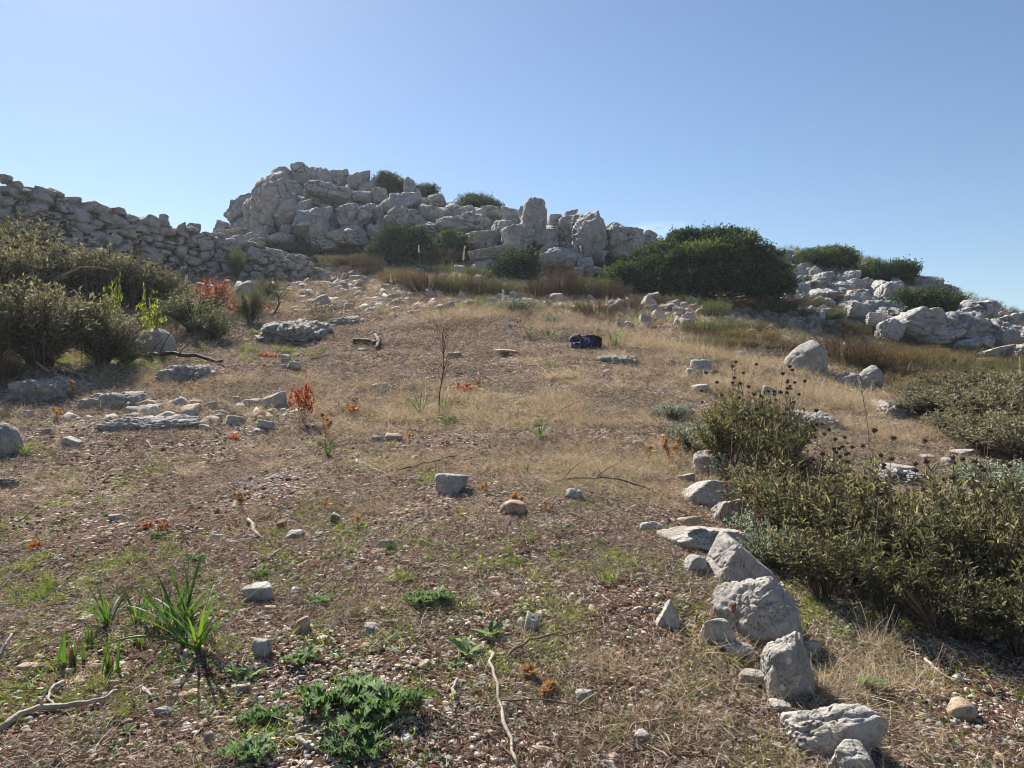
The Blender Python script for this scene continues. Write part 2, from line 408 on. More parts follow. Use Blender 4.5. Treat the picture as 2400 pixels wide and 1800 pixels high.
M['clod'] = clod_mat()
def chip_mat():
    t = NT('limestone_chip'); p = t.pos(); c = t.mix(t.rng(t.noise(p, 40, 4), .35, .65), (.38,.335,.28), (.54,.49,.425)); c = t.mix(t.rng(t.rand(), .6, 1, 0, .7), c, (.46,.33,.24))
    t.principled(c, .85, t.bump(t.noise(p, 200, 3), .6, .004), .2); return t.m
M['chip'] = chip_mat()
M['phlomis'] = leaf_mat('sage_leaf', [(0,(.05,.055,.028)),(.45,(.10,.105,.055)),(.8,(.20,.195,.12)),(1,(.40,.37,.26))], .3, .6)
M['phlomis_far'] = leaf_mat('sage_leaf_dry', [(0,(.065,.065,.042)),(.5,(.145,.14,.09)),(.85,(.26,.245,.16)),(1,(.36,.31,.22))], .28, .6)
M['greyleaf'] = leaf_mat('woolly_leaf', [(0,(.15,.18,.13)),(.6,(.27,.31,.23)),(1,(.40,.43,.34))], .2, .8, tint=(1.1,1.15,.9))
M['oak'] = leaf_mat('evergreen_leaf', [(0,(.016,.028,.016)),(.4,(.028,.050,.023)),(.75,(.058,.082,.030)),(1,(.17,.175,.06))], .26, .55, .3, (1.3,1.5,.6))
M['olivegreen'] = leaf_mat('olive_leaf', [(0,(.06,.075,.035)),(.5,(.12,.14,.06)),(1,(.20,.22,.11))], .3, .55)
M['limegreen'] = leaf_mat('yellow_green_leaf', [(0,(.07,.10,.02)),(.5,(.13,.18,.035)),(.9,(.24,.28,.05)),(1,(.45,.33,.05))], .5, .5)
M['brownscrub'] = leaf_mat('brown_twiglets', [(0,(.07,.045,.032)),(.5,(.13,.092,.062)),(.85,(.19,.15,.09)),(1,(.16,.17,.08))], .15, .8, .15, (1.1,1,.8))
M['heath'] = leaf_mat('rusty_heath', [(0,(.11,.072,.04)),(.5,(.21,.15,.08)),(.8,(.22,.19,.09)),(1,(.33,.27,.13))], .3, .8, .15)
M['redleaf'] = leaf_mat('red_autumn_leaf', [(0,(.13,.04,.022)),(.5,(.25,.07,.03)),(.9,(.36,.13,.05)),(1,(.4,.3,.1))], .5, .45, .35, (1.4,1.0,.7))
M['rustleaf'] = leaf_mat('rust_leaf', [(0,(.15,.05,.038)),(.5,(.26,.09,.06)),(1,(.40,.18,.11))], .35, .5, .4, (1.3,1,.8))
M['straw'] = leaf_mat('dry_grass', [(0,(.20,.14,.085)),(.35,(.36,.28,.19)),(.75,(.52,.44,.32)),(1,(.66,.60,.48))], .3, .6, .3, (1.1,1,.8))
M['litter'] = leaf_mat('plant_litter', [(0,(.05,.03,.021)),(.3,(.16,.10,.07)),(.55,(.33,.245,.185)),(.8,(.53,.44,.355)),(1,(.72,.66,.58))], .15, .6, .35, (1.1,1,.8))
M['greengrass'] = leaf_mat('green_grass', [(0,(.07,.11,.02)),(.5,(.14,.20,.04)),(.9,(.26,.30,.08)),(1,(.40,.36,.16))], .45, .5, .3, (1.3,1.4,.6))
M['asphodel'] = leaf_mat('asphodel_leaf', [(0,(.035,.08,.022)),(.6,(.06,.125,.03)),(1,(.15,.21,.05))], .35, .35, .5, (1.3,1.5,.5))
M['thistlegreen'] = leaf_mat('thistle_leaf', [(0,(.035,.07,.022)),(.5,(.065,.12,.04)),(.85,(.14,.20,.09)),(1,(.27,.31,.20))], .3, .6, .3, (1.2,1.5,.5))
M['herb'] = leaf_mat('herb_leaf', [(0,(.07,.13,.05)),(.5,(.13,.20,.09)),(1,(.27,.34,.20))], .3, .6, .3, (1.2,1.3,.7))
M['thistledry'] = leaf_mat('dry_thistle', [(0,(.17,.10,.05)),(.5,(.32,.21,.12)),(1,(.50,.39,.24))], .4, .6, .3, (1.3,1,.6))
M['seed'] = plain('seed_head_brown', (.055,.036,.027), .9, .1, (.11,.07,.05), 60)
M['stemdry'] = leaf_mat('dry_stem', [(0,(.13,.085,.055)),(.6,(.25,.19,.13)),(1,(.42,.36,.28))], .05, .8, .2)
M['stemdark'] = leaf_mat('woody_stem', [(0,(.045,.032,.025)),(.6,(.09,.068,.05)),(1,(.16,.12,.09))], .0, .85, .2)
M['redstem'] = leaf_mat('red_seed_stem', [(0,(.13,.025,.02)),(1,(.24,.05,.035))], .1, .7, .2)
M['deadwood'] = plain('dead_wood', (.20,.165,.13), .85, .2, (.38,.33,.28), 9, .5)
M['burnt'] = plain('charred_wood', (.025,.02,.018), .8, .2, (.09,.07,.055), 7, .6)
M['squill'] = leaf_mat('squill_spike', [(0,(.34,.31,.24)),(.6,(.50,.47,.39)),(1,(.66,.64,.57))], .3, .7)
M['yellow'] = leaf_mat('yellow_petal', [(0,(.65,.5,.03)),(1,(.8,.68,.08))], .4, .5)
# ------------------------------------------------------------------ ground sheet
def build_ground():
    a = np.concatenate([np.linspace(-180, -46, 46)[:-1], np.linspace(-46, 46, 540), np.linspace(46, 180, 46)[1:-1]])
    a = np.radians(a)
    r = np.concatenate([[.05], np.geomspace(.25, 1.5, 14)[:-1], np.geomspace(1.5, 41, 560), np.geomspace(43, 3500, 46)])
    A, R = np.meshgrid(a, r)
    x = (np.sin(A)*R).ravel(); y = (np.cos(A)*R).ravel(); rr = R.ravel()
    z = H(x, y)
    k = np.clip((16-rr)/12, 0, 1)
    z += (.014*fbm2(x*9, y*9, 3, 21)*np.clip(rr/3, .6, 2.5) + k*.011*fbm2(x*28, y*28, 3, 33)) * (rr < 60)
    z = np.where(rr > 60, z+.004*rr*fbm2(x*.01, y*.01, 3, 5), z)
    nc, nr = len(a), len(r)
    i = np.arange(nr-1)[:, None]*nc; j = np.arange(nc)[None]; j2 = (j+1) % nc
    q = np.stack([i+j2, i+j, i+nc+j, i+nc+j2], -1).reshape(-1, 4)
    soil = patch(x, y, SOIL)+.15; straw = patch(x, y, STRAW); green = patch(x, y, GREEN)
    me = mesh_np('ground', np.stack([x, y, z], -1), q, [M['ground']], smooth=True, attrs={'soil': soil, 'straw': straw, 'green': green, 'near': np.clip((6.0-rr)/4.5, 0, 1)*.42})
    tag(link('ground', me), kind='structure')
def patch(x, y, L):
    out = np.zeros_like(x)
    for cx, cy, rx, ry, w in L: out = np.maximum(out, w*np.exp(-(((x-cx)/rx)**2+((y-cy)/ry)**2)))
    return out
def PT(L):
    o = []
    for px, py, rx, ry, w in L:
        g = G(px, py); o.append((g.x, g.y, rx, ry, w))
    return o
SOIL = PT([(300,1050,1.5,.8,.5),(1100,860,3,1.5,.45),(400,1250,1.2,.8,.45),(800,1150,1.2,.7,.4),(700,800,2.5,2,.4),(1300,1300,.8,.4,.4),(1450,830,1.5,1,.4),(2250,1600,.8,.5,.6),(800,1540,.75,.35,1.0),(640,1480,.6,.35,.9),(1050,1560,.5,.3,.8),(560,1560,.7,.3,.8),(900,1650,.8,.2,.6),(1520,1400,.3,.4,.8),(1700,1260,.3,.5,.6),
           (600,1330,.8,.5,.6),(950,1420,.8,.4,.55),(700,1750,1,.2,.4),(350,1550,.5,.3,.6),(1000,790,2.2,1.2,.55),(1150,830,2,1,.45),(800,860,2,1,.35),(100,1650,.8,.3,.35),(2300,1500,.8,.6,.5),
           (2330,1720,.8,.4,.4)])
STRAW = PT([(1150,960,2.2,1.2,.8),(1350,900,2.0,1.0,.5),(1400,1080,1.5,1,.6),(1750,900,2,1.8,.9),(1650,830,2.5,1.5,.85),(1950,940,2.0,1.0,.9),(2050,1020,1.5,.8,.8),(1300,740,4,1.2,.7),(1500,740,3,2,.55),
            (400,900,1.3,.9,.45),(900,930,1.5,1,.4),(1400,1500,.8,.6,.4),(1950,1560,.7,.5,.6),(900,690,5,1.5,.25)])
GREEN = PT([(1250,730,3.5,.9,.7),(1450,735,3,.9,.7),(270,855,.9,.7,.9),(330,1500,.5,.6,.35),(60,1400,.9,.6,.6),(150,1320,.8,.5,.4),(1150,1330,1.0,.6,.5),(1100,1450,.7,.4,.4),(640,830,1,.7,.6),
            (1100,960,1.8,.9,.35),(300,1650,.8,.3,.4),(1900,690,3,2.5,.6),(2000,700,3,2,.5),(1950,1450,.5,.5,.5)])
build_ground()

# ------------------------------------------------------------------ rocks
def _ico(sub):
    bm = bmesh.new(); bmesh.ops.create_icosphere(bm, subdivisions=sub, radius=1)
    V = np.array([v.co[:] for v in bm.verts]); Fc = np.array([[v.index for v in f.verts] for f in bm.faces]); bm.free()
    return norm(V), Fc
ICO = {k: _ico(k) for k in (1, 2, 3, 4, 5, 6)}
def rock_shape(seed, sub=4, planes=12, p=14, rough=.05, crack=.05, pits=0.0, extra=(), flat=.0, layered=0.0, freq=1.0, facet=0, fd=.05):
    r = np.random.RandomState(seed)
    D, Fc = ICO[sub]
    base = np.array([[1,0,0],[-1,0,0],[0,1,0],[0,-1,0],[0,0,1],[0,0,-1.0]])
    n6 = norm(base+r.normal(size=(6, 3))*.26); d6 = r.uniform(.62, .85, 6)
    nr = rdir(planes, r); dr = r.uniform(.72, 1.02, planes)
    N = np.concatenate([n6, nr]); d = np.concatenate([d6, dr])
    if len(extra):
        e = np.array(extra, float); N = np.concatenate([N, norm(e[:, :3])]); d = np.concatenate([d, e[:, 3]])
    q = np.maximum(D @ N.T, 0)/d
    rad = (q**p).sum(1)**(-1/p)
    V = D*rad[:, None]
    V = V/np.abs(V).max(0)
    o = r.rand(3)*50
    if crack:
        c = vnoise(V*1.25*freq+o, seed+1)+.35*vnoise(V*3.3*freq+o, seed+2)
        V = V-D*(crack*np.exp(-(c/.07)**2))[:, None]
        c2 = vnoise(V*np.array([1.8, 1.8, 2.6])*freq+o+9, seed+3)
        V = V-D*(crack*.7*np.exp(-(c2/.05)**2))[:, None]
    if layered:
        zz = V[:, 2]*4.2+.7*vnoise(V*1.4+o, seed+8)
        V = V-D*(layered*np.exp(-((zz-np.round(zz))/.13)**2))[:, None]
    V = V+D*(rough*(1.0*fbm(V*1.7*freq+o, 3, seed)+.55*fbm(V*6*freq+o, 3, seed+5, ridged=True)))[:, None]
    if facet:
        sp = rdir(facet, r)*r.uniform(.6, 1.0, (facet, 1)); Vn = V+.10*np.stack([vnoise(V*2.6+o, seed+31), vnoise(V*2.6+o+5, seed+32), vnoise(V*2.6+o+11, seed+33)], -1)
        dd = np.linalg.norm(Vn[:, None]-sp[None], axis=2); idx = np.argpartition(dd, 1, axis=1)[:, :2]; a = np.take_along_axis(dd, idx, 1); sw = a[:, 0] > a[:, 1]; first = np.where(sw, idx[:, 1], idx[:, 0]); gap = np.abs(a[:, 1]-a[:, 0])
        off = r.uniform(-1, 1, facet)[first]*fd; V = V+D*(off*np.clip(gap/.05, 0, 1)-fd*1.3*np.exp(-(gap/.03)**2))[:, None]
    if pits:
        c = vnoise(V*5.2*freq+o, seed+6); V = V-D*(pits*np.clip(c-.25, 0, 1)**1.0)[:, None]
    if sub >= 5:
        V = V+D*(rough*.28*fbm(V*19*freq+o, 3, seed+7))[:, None]
    V = V/np.abs(V).max(0)
    return V, Fc
def rock_mesh(name, mat, smooth=True, **k):
    V, Fc = rock_shape(**k)
    return mesh_np(name, V, Fc, [mat], smooth=smooth)

CRAG = [rock_mesh('crag_block', M['crag'], seed=100+i, sub=5, planes=[9,12,16][i % 3], p=[16,22,12][i % 3], rough=.085, crack=.12, pits=.08, layered=.03 if i % 3 == 0 else 0, facet=[22,34,14][i % 3], fd=[.075,.07,.07][i % 3]) for i in range(12)]
LAYER = [rock_mesh('crag_slab', M['crag'], seed=150+i, sub=5, planes=8, p=16, rough=.08, crack=.06, layered=.07, facet=16, fd=.06) for i in range(4)]
WST = [rock_mesh('wall_stone', M['wallstone'], seed=200+i, sub=3 if i % 2 else 4, planes=9, p=16, rough=.06, crack=.0, facet=4, fd=.05) for i in range(16)]
FST = [rock_mesh('field_stone', M['stone'], seed=300+i, sub=4, planes=9, p=24, rough=.06, crack=.03, pits=.05, facet=7, fd=.05) for i in range(14)]
FST_O = [rock_mesh('ochre_stone', M['ochre'], seed=330+i, sub=3, planes=12, p=16, rough=.05, crack=.03) for i in range(5)]
FST_R = [rock_mesh('rusty_stone', M['redrock'], seed=340+i, sub=3, planes=10, p=12, rough=.1, crack=.05) for i in range(3)]
BED = [rock_mesh('bedrock', M['bedrock'], seed=360+i, sub=6, planes=6, p=6, rough=.20, crack=.12, pits=.2, freq=2.1, facet=26, fd=.09) for i in range(5)]

RB = [rock_mesh('round_boulder', M['bedrock'], seed=380+i, sub=5, planes=30, p=7, rough=.05, crack=.035, pits=.04, facet=5, fd=.02) for i in range(3)]

def put_rock(name, me, x0, y0, x1, y1, d, parent=None, dep=.9, tilt=.12, r=rnd, grow=1.04):
    """a rock that fills the photo box (x0,y0)-(x1,y1) at distance d"""
    c = at((x0+x1)/2, (y0+y1)/2, d)
    w = (x1-x0)/F*d/2*grow; h = (y1-y0)/F*d/2*grow
    o = link(name, me, parent, c, (r.uniform(-tilt, tilt), r.uniform(-tilt, tilt), r.choice((0, math.pi))+r.uniform(-.25, .25)), (w, max(w, h*.8)*dep, h))
    return o

# --- the big crag on the skyline: boxes read in a 2.765x crop whose origin is photo (500,360)
def c2(b): return (500+b[0]/2.765, 360+b[1]/2.765, 500+b[2]/2.765, 360+b[3]/2.765)
def c3(b): return (1100+b[0]/3.687, 460+b[1]/3.687, 1100+b[2]/3.687, 460+b[3]/3.687)
def c4(b): return (1600+b[0]/2.765, 500+b[1]/2.765, 1600+b[2]/2.765, 500+b[3]/2.765)
MAIN = [(250,330,700,640,34.2,0),(600,260,1000,620,34.4,0),(900,330,1300,640,33.4,0),(1200,400,1600,640,32.6,0),(420,200,900,500,35.2,0),(980,260,1300,560,34.6,0),(1250,340,1560,520,34,0),(120,420,400,640,32.6,0),(1450,380,1850,600,32.6,0), # x0 y0 x1 y1 depth kind
 (95,275,245,500,33,0),(200,290,290,520,32.4,0),(235,155,530,505,31.4,0),(240,400,400,560,31,0),(375,100,525,215,33.6,0),(420,180,560,290,33.2,0),(512,80,645,245,34.2,0),(600,100,690,200,34.6,0),(648,83,775,265,33.6,0),
 (750,95,880,220,34.4,0),(868,122,1020,250,33.8,0),(950,180,1070,300,33.5,0),(595,190,905,365,32.4,0),(780,200,920,370,32.3,0),(475,320,640,480,30.6,0),(500,360,760,585,30.0,0),(590,430,765,590,29.7,0),(370,285,580,530,31.2,0),
 (430,470,520,570,30.2,0),(560,290,710,350,31.6,0),(690,335,770,440,31.1,0),(740,380,840,500,30.8,0),(810,320,960,490,30.6,0),(920,325,1035,490,30.5,0),(780,465,1000,620,29.6,0),(750,500,810,600,29.9,0),(898,240,1030,325,32.2,0),
 (1020,235,1125,330,32.4,0),(1030,330,1115,450,31.2,0),(1075,300,1190,400,31.4,0),(1100,250,1330,410,32.1,0),(1240,160,1310,330,33.6,0),(1290,230,1350,330,33.6,0),(1105,375,1265,505,30.6,0),(1190,340,1290,420,31.2,0),(1260,270,1400,390,32.5,0),
 (1390,270,1520,350,33.2,0),(1250,380,1370,490,30.9,0),(1340,340,1500,470,31.2,1),(1290,440,1500,560,30.4,1),(1440,420,1700,550,30.2,1),(1480,330,1620,420,32.0,1),(1580,350,1720,450,31.8,1),(1690,350,1875,440,32.4,0),(1690,400,1790,500,31.2,0),
 (1000,460,1080,560,30.2,0),(1060,430,1110,500,30.6,0),(0,440,110,560,32.5,0),(90,500,240,575,31.4,1),(0,500,90,580,30,0),(200,510,290,600,29.6,0),(280,510,390,590,29.6,0),(380,520,520,600,29.2,0),(210,560,380,620,28.8,1),(640,560,800,640,29.2,1),
 (1500,320,1600,380,33.0,0),(1620,520,1700,580,30,0),(880,430,980,520,30.4,0),(700,240,800,330,32.2,0),(1330,290,1420,360,32.4,0),(330,160,470,260,32.9,0),(1700,360,1800,420,32.4,0),(150,330,230,420,33,0),
]
main = thing('rock_outcrop', 'big domed crag of pale limestone blocks on the skyline beyond the stone wall', 'rock outcrop', G(900, 640))
mx, my, mz = main.location
def crag(parent, boxes, conv, r):
    P0 = Vector(parent.location)
    for k, b in enumerate(boxes):
        me = (LAYER if b[5] else CRAG)[r.randrange(4 if b[5] else 12)]
        x0, y0, x1, y1 = conv(b); d = b[4]
        if parent is not main and parent is not mid: d = min(d, G((x0+x1)/2, min(y1, y0+.75*(y1-y0)+4)).y+.15)
        o = put_rock('boulder', me, x0, y0, x1, y1, d, None, dep=1.2, tilt=.16, r=r, grow=1.12)
        o.parent = parent; o.location = Vector(o.location)-P0
def infill(parent, poly, n, dfun, r, lo=16, hi=46):
    """smaller blocks wedged between the big ones; poly = upper and lower outline over x"""
    P0 = Vector(parent.location); xs = [p[0] for p in poly]
    for k in range(n):
        x = r.uniform(xs[0], xs[-1]); top = np.interp(x, xs, [p[1] for p in poly]); bot = np.interp(x, xs, [p[2] for p in poly])
        t = r.random(); y = top+(bot-top)*t; s = r.uniform(lo, hi)*(1 if t > .1 else .8)
        dd = dfun(x, t)
        if parent is not main and parent is not mid: dd = min(dd, G(x, y+s*.4).y+.1)
        o = put_rock('boulder', r.choice(CRAG), x-s/2, y-s*.1, x+s/2, y+s*.7, dd, None, dep=1.2, tilt=.5, r=r)
        o.parent = parent; o.location = Vector(o.location)-P0
rr_ = random.Random(3)
crag(main, MAIN, c2, rr_)
infill(main, [(500,545,600),(545,480,600),(590,432,600),(640,405,600),(760,400,600),(880,412,600),(960,440,580),(1040,490,570),(1170,500,560)], 120, lambda x, t: 34.2-4.4*t, rr_)
MID = [(280,250,760,620,29,0),(700,260,1150,640,29.2,0),(1050,300,1500,620,28.8,0),(1400,380,1750,620,29.5,0),(-150,350,320,640,29.5,0),(285,95,437,270,28.6,0),(200,185,440,345,28.2,0),(340,180,440,300,28.3,0),(438,52,665,430,27.8,0),(440,75,520,190,28,0),(255,265,545,490,27.2,0),(530,310,700,450,27.4,0),(808,122,935,200,30,0),(665,180,830,310,29.4,0),
 (755,190,950,360,29,0),(870,168,1200,565,27.6,0),(880,170,1150,330,27.9,0),(1185,238,1345,440,28,0),(1160,278,1480,560,27.6,0),(1330,280,1480,420,28.2,0),(1440,310,1600,440,29,0),(1500,300,1620,400,29.4,0),(1680,300,1900,430,30.5,0),(1780,290,1950,420,30.6,0),
 (650,455,960,650,25.8,0),(620,385,790,520,26.4,0),(780,395,950,520,26.5,0),(505,510,740,650,25.6,1),(0,480,310,600,26.8,1),(0,560,220,690,26.2,1),(930,530,1070,640,25.2,0),(895,625,1180,700,24.8,1),(0,300,260,480,28.4,1),(-120,330,200,470,29,1),
 (270,440,420,560,27,0),(950,440,1180,600,27.2,0),(660,270,780,400,28.6,0),(110,110,280,190,30.5,0),(-60,150,170,330,30,0)]
mid = thing('rock_outcrop', 'middle crag with one tall pointed block, left of the big dark bush', 'rock outcrop', G(1330, 640))
crag(mid, MID, c3, rr_)
infill(mid, [(1080,510,640),(1150,500,640),(1240,495,640),(1290,520,640),(1400,515,650),(1500,545,650),(1620,555,640)], 70, lambda x, t: 30-4.6*t, rr_, 12, 34)
RIGHT = [(555,242,700,320,31,0),(690,262,765,345,30.6,0),(730,312,820,400,30,0),(640,330,760,450,29.4,0),(855,385,985,465,29.6,0),(980,400,1065,480,29.4,0),(1045,368,1150,480,29.8,0),(1060,420,1175,515,29,0),(770,440,960,530,28.4,0),(650,500,725,565,27.6,0),
 (690,450,800,530,28.2,0),(820,490,1010,610,27.2,0),(600,290,700,360,30.4,0),(900,455,1050,540,28.6,0),(570,380,660,470,29,0)]
right = thing('rock_outcrop', 'tumbled pale rocks on the skyline between the big dark bush and the ridge bushes', 'rock outcrop', G(1880, 690))
crag(right, RIGHT, c4, rr_)
infill(right, [(1790,592,700),(1870,598,710),(1930,632,715),(2020,640,720),(2120,670,720),(2200,690,730)], 130, lambda x, t: 31-4*t, rr_, 14, 40)
infill(right, [(1860,640,745),(1960,655,765),(2060,690,785),(2150,720,790),(2210,745,800)], 70, lambda x, t: 30, rr_, 26, 62)
RIDGE = [(1220,440,1355,570,27.4,0),(1260,460,1450,625,26.6,0),(1340,420,1420,520,27.6,0),(1385,400,1515,480,28.4,0),(1475,398,1675,550,28,0),(1540,430,1670,550,27.6,0),(1430,470,1540,560,27,0),(1640,465,1740,560,28,0),(1700,478,1778,560,28.2,0)]
ridge = thing('rock_outcrop', 'pale knobbly crag on the right skyline above the dark green ridge shrub', 'rock outcrop', G(2130, 715))
crag(ridge, RIDGE, c4, rr_)
LOWER = [(1250,700,1420,845,20.6,0),(1370,640,1640,830,20.8,0),(1480,640,1790,860,20.8,1),(1590,720,1800,870,20.4,0),(1700,620,1860,800,22.5,0),(1720,640,1995,880,22,0),(1810,570,2015,730,24,0),(1980,700,2150,900,22.5,0),(2040,645,2240,780,24.5,0),(2090,730,2260,900,23,1),
 (1740,820,1900,905,20,0),(1950,870,2110,970,18.6,1),(1850,800,2000,900,20.6,0),(2150,850,2300,960,20,0),(2000,640,2100,740,25,0)]
lower = thing('rock_outcrop', 'broad cracked limestone outcrop at the right edge above the brown heath', 'rock outcrop', G(2250, 830))
crag(lower, LOWER, c4, rr_)
infill(lower, [(2070,770,820),(2150,740,830),(2230,740,840),(2330,760,850),(2400,760,860)], 40, lambda x, t: 23.5-3*t, rr_, 10, 30)
KNOB = [(1035,583,1260,700,22,1),(1165,640,1325,745,21.2,1)]
for b, lab in zip(KNOB, ('grey domed bedrock hump in the grassy slope below the right-hand tumbled rocks', 'dark cracked bedrock hump just above the brown heath bush, right of the domed one')):
    tag(put_rock('bedrock_hump', LAYER[1], *c4(b), b[4]), lab, 'rock')
tag(put_rock('bedrock_hump', LAYER[2], *c4((830,622,1005,700,0)), 22.6), 'low blue-grey bedrock hump in grass right of the big dark bush', 'rock')

# --- dry stone wall
def wall():
    base = np.array([at(px, py, d)[:] for px, py, d in [(-150,640,15.5),(0,625,17),(200,632,18.3),(400,642,20),(600,655,22),(700,665,23.2),(795,678,24.4)]])
    top = [(-150,372),(0,418),(55,428),(65,442),(110,446),(155,448),(165,465),(210,476),(280,492),(330,512),(395,512),(402,540),(440,535),(480,552),(520,552),(580,568),(640,585),(690,598),(730,618),(760,640),(795,668)]
    seg = np.linalg.norm(np.diff(base[:, :2], axis=0), axis=1); S = np.concatenate([[0], np.cumsum(seg)]); L = S[-1]
    w = thing('dry_stone_wall', 'long dry stone wall of grey fieldstones coming down from the left skyline', 'stone wall', (base[3][0], base[3][1], Hs(base[3][0], base[3][1])))
    P0 = Vector(w.location)
    def bp(s):
        x = np.interp(s, S, base[:, 0]); y = np.interp(s, S, base[:, 1]); z = Hs(x, y)-.1
        px = 1200+x/y*F; tz = EYE+(900-np.interp(px, [t[0] for t in top], [t[1] for t in top]))/F*y
        return x, y, z, tz
    ang = lambda s: math.atan2(np.interp(s+.2, S, base[:, 1])-np.interp(s-.2, S, base[:, 1]), np.interp(s+.2, S, base[:, 0])-np.interp(s-.2, S, base[:, 0]))
    r = random.Random(21); placed = []
    # skyline field of heights: each column keeps its own running height so courses stay irregular
    n = 140; hgt = np.zeros(n+1); xs = np.linspace(0, L, n+1)
    info = [bp(s) for s in xs]; tops = np.array([i[3]-i[2] for i in info])
    for it in range(4000):
        rem = tops-hgt
        if rem.max() < .07: break
        # lowest open spot relative to fill
        cand = np.where(rem > .07)[0]; k = cand[np.argmin(hgt[cand]+np.array([r.uniform(0, .12) for _ in cand]))]
        big = r.random()
        wd = r.uniform(.20, .44) if big > .35 else r.uniform(.13, .24)
        ht = min(wd*r.uniform(.45, .85), .32, rem[k]+.07)
        a, b = max(0, int(k-wd/2/L*n)), min(n, int(k+wd/2/L*n))
        seg_h = hgt[a:b+1]; z0 = np.percentile(seg_h, 40)
        s = (xs[a]+xs[b])/2
        placed.append((s, z0+ht/2, max(wd, (xs[b]-xs[a])+.06), ht)); hgt[a:b+1] = np.maximum(hgt[a:b+1], z0+ht*.93)
    print('wall stones', len(placed), 'len', L)
    front = []
    for s, z, wd, ht in placed:
        x, y, zb, _ = bp(s); a = ang(s); lean = .12*z
        nx, ny = math.sin(a), -math.cos(a)      # towards the camera side
        front.append((Vector((x-nx*(.0+lean)+nx*r.uniform(-.07, .07), y-ny*(lean)+ny*r.uniform(-.07, .07), zb+z))-P0, a, wd, ht))
    vis = [f for f in front]
    r.shuffle(vis)
    for (c, a, wd, ht) in vis[:300]:
        link('stone', r.choice(WST), w, c, (r.uniform(-.15, .15), r.uniform(-.22, .22), a+r.choice((0, math.pi))+r.uniform(-.15, .15)), (wd*.585, r.uniform(.2, .3), ht*.66))
    g = Geo()
    def solid(c, a, wd, dp, ht):
        V, Fc = _rockcache[r.randrange(len(_rockcache))]
        Rm = np.array(Euler((r.uniform(-.2, .2), r.uniform(-.2, .2), a)).to_matrix())
        g.add((V*np.array([wd, dp, ht])) @ Rm.T+np.array(c[:]), Fc)
    for (c, a, wd, ht) in vis[300:]: solid(c, a, wd*.56, .24, ht*.62)
    for s in np.arange(.1, L, .26):             # the rubble hearting and far face behind
        x, y, zb, tz = bp(s); a = ang(s); nx, ny = math.sin(a), -math.cos(a)
        z = 0
        while z < tz-zb-.13:
            off = .36+r.uniform(-.05, .25)
            solid(Vector((x-nx*off, y-ny*off, zb+z+.12))-P0, a, .26, .28, .16); z += .22
    o = link('rubble_core', g.mesh('rubble_core', [M['wallstone']], True), w); o['kind'] = 'stuff'
    for px0, py0, px1, py1, d in [(365,496,402,532,19.9),(412,520,440,550,20.4),(440,520,472,552,20.8)]:
        o = put_rock('stone', r.choice(WST), px0, py0, px1, py1, d, None, r=r); o.parent = w; o.location = Vector(o.location)-P0
_rockcache = [rock_shape(seed=220+i, sub=2, planes=7, p=9, rough=.05, crack=0) for i in range(6)]
wall()

# --- loose stones, boulders and bedrock ribs read from the photograph
STN = []
def ground_rock(box, me, name, label, cat='stone', group=None, embed=.12, dep=.85, tilt=.1, r=rnd, rz=None, d=None, hk=1.0, grow=1.0):
    x0, y0, x1, y1 = box; h = y1-y0
    if d is None:
        g = G((x0+x1)/2, y1-embed*.5*h); d = g.y
    w = (x1-x0)/F*d/2; dp = w*dep
    dc = d+dp*.75
    tan = max(0, ((y0+y1)/2-900)/F)
    happ = h/F*dc
    hz = max(happ*.36, (happ-1.2*dp*tan))/2*(1+embed)*hk
    c = at((x0+x1)/2, (y0+y1)/2, dc)
    STN.append((c.x, dc, w, dp))
    o = link(name, me, None, (c.x, dc, c.z-hz*embed), (r.uniform(-tilt, tilt), r.uniform(-tilt, tilt), (r.choice((0, math.pi))+r.uniform(-.2, .2)) if rz is None else rz), (w*dc/d*grow, dp*grow, hz*grow))
    return tag(o, label, cat, group)
HS = lambda seed, **k: rock_mesh('weathered_stone', M['hero'], seed=seed, sub=6 if k.pop('fine', 0) else 5, **{**dict(planes=9, p=22, rough=.06, crack=.06, pits=.05, facet=6, fd=.035), **k})
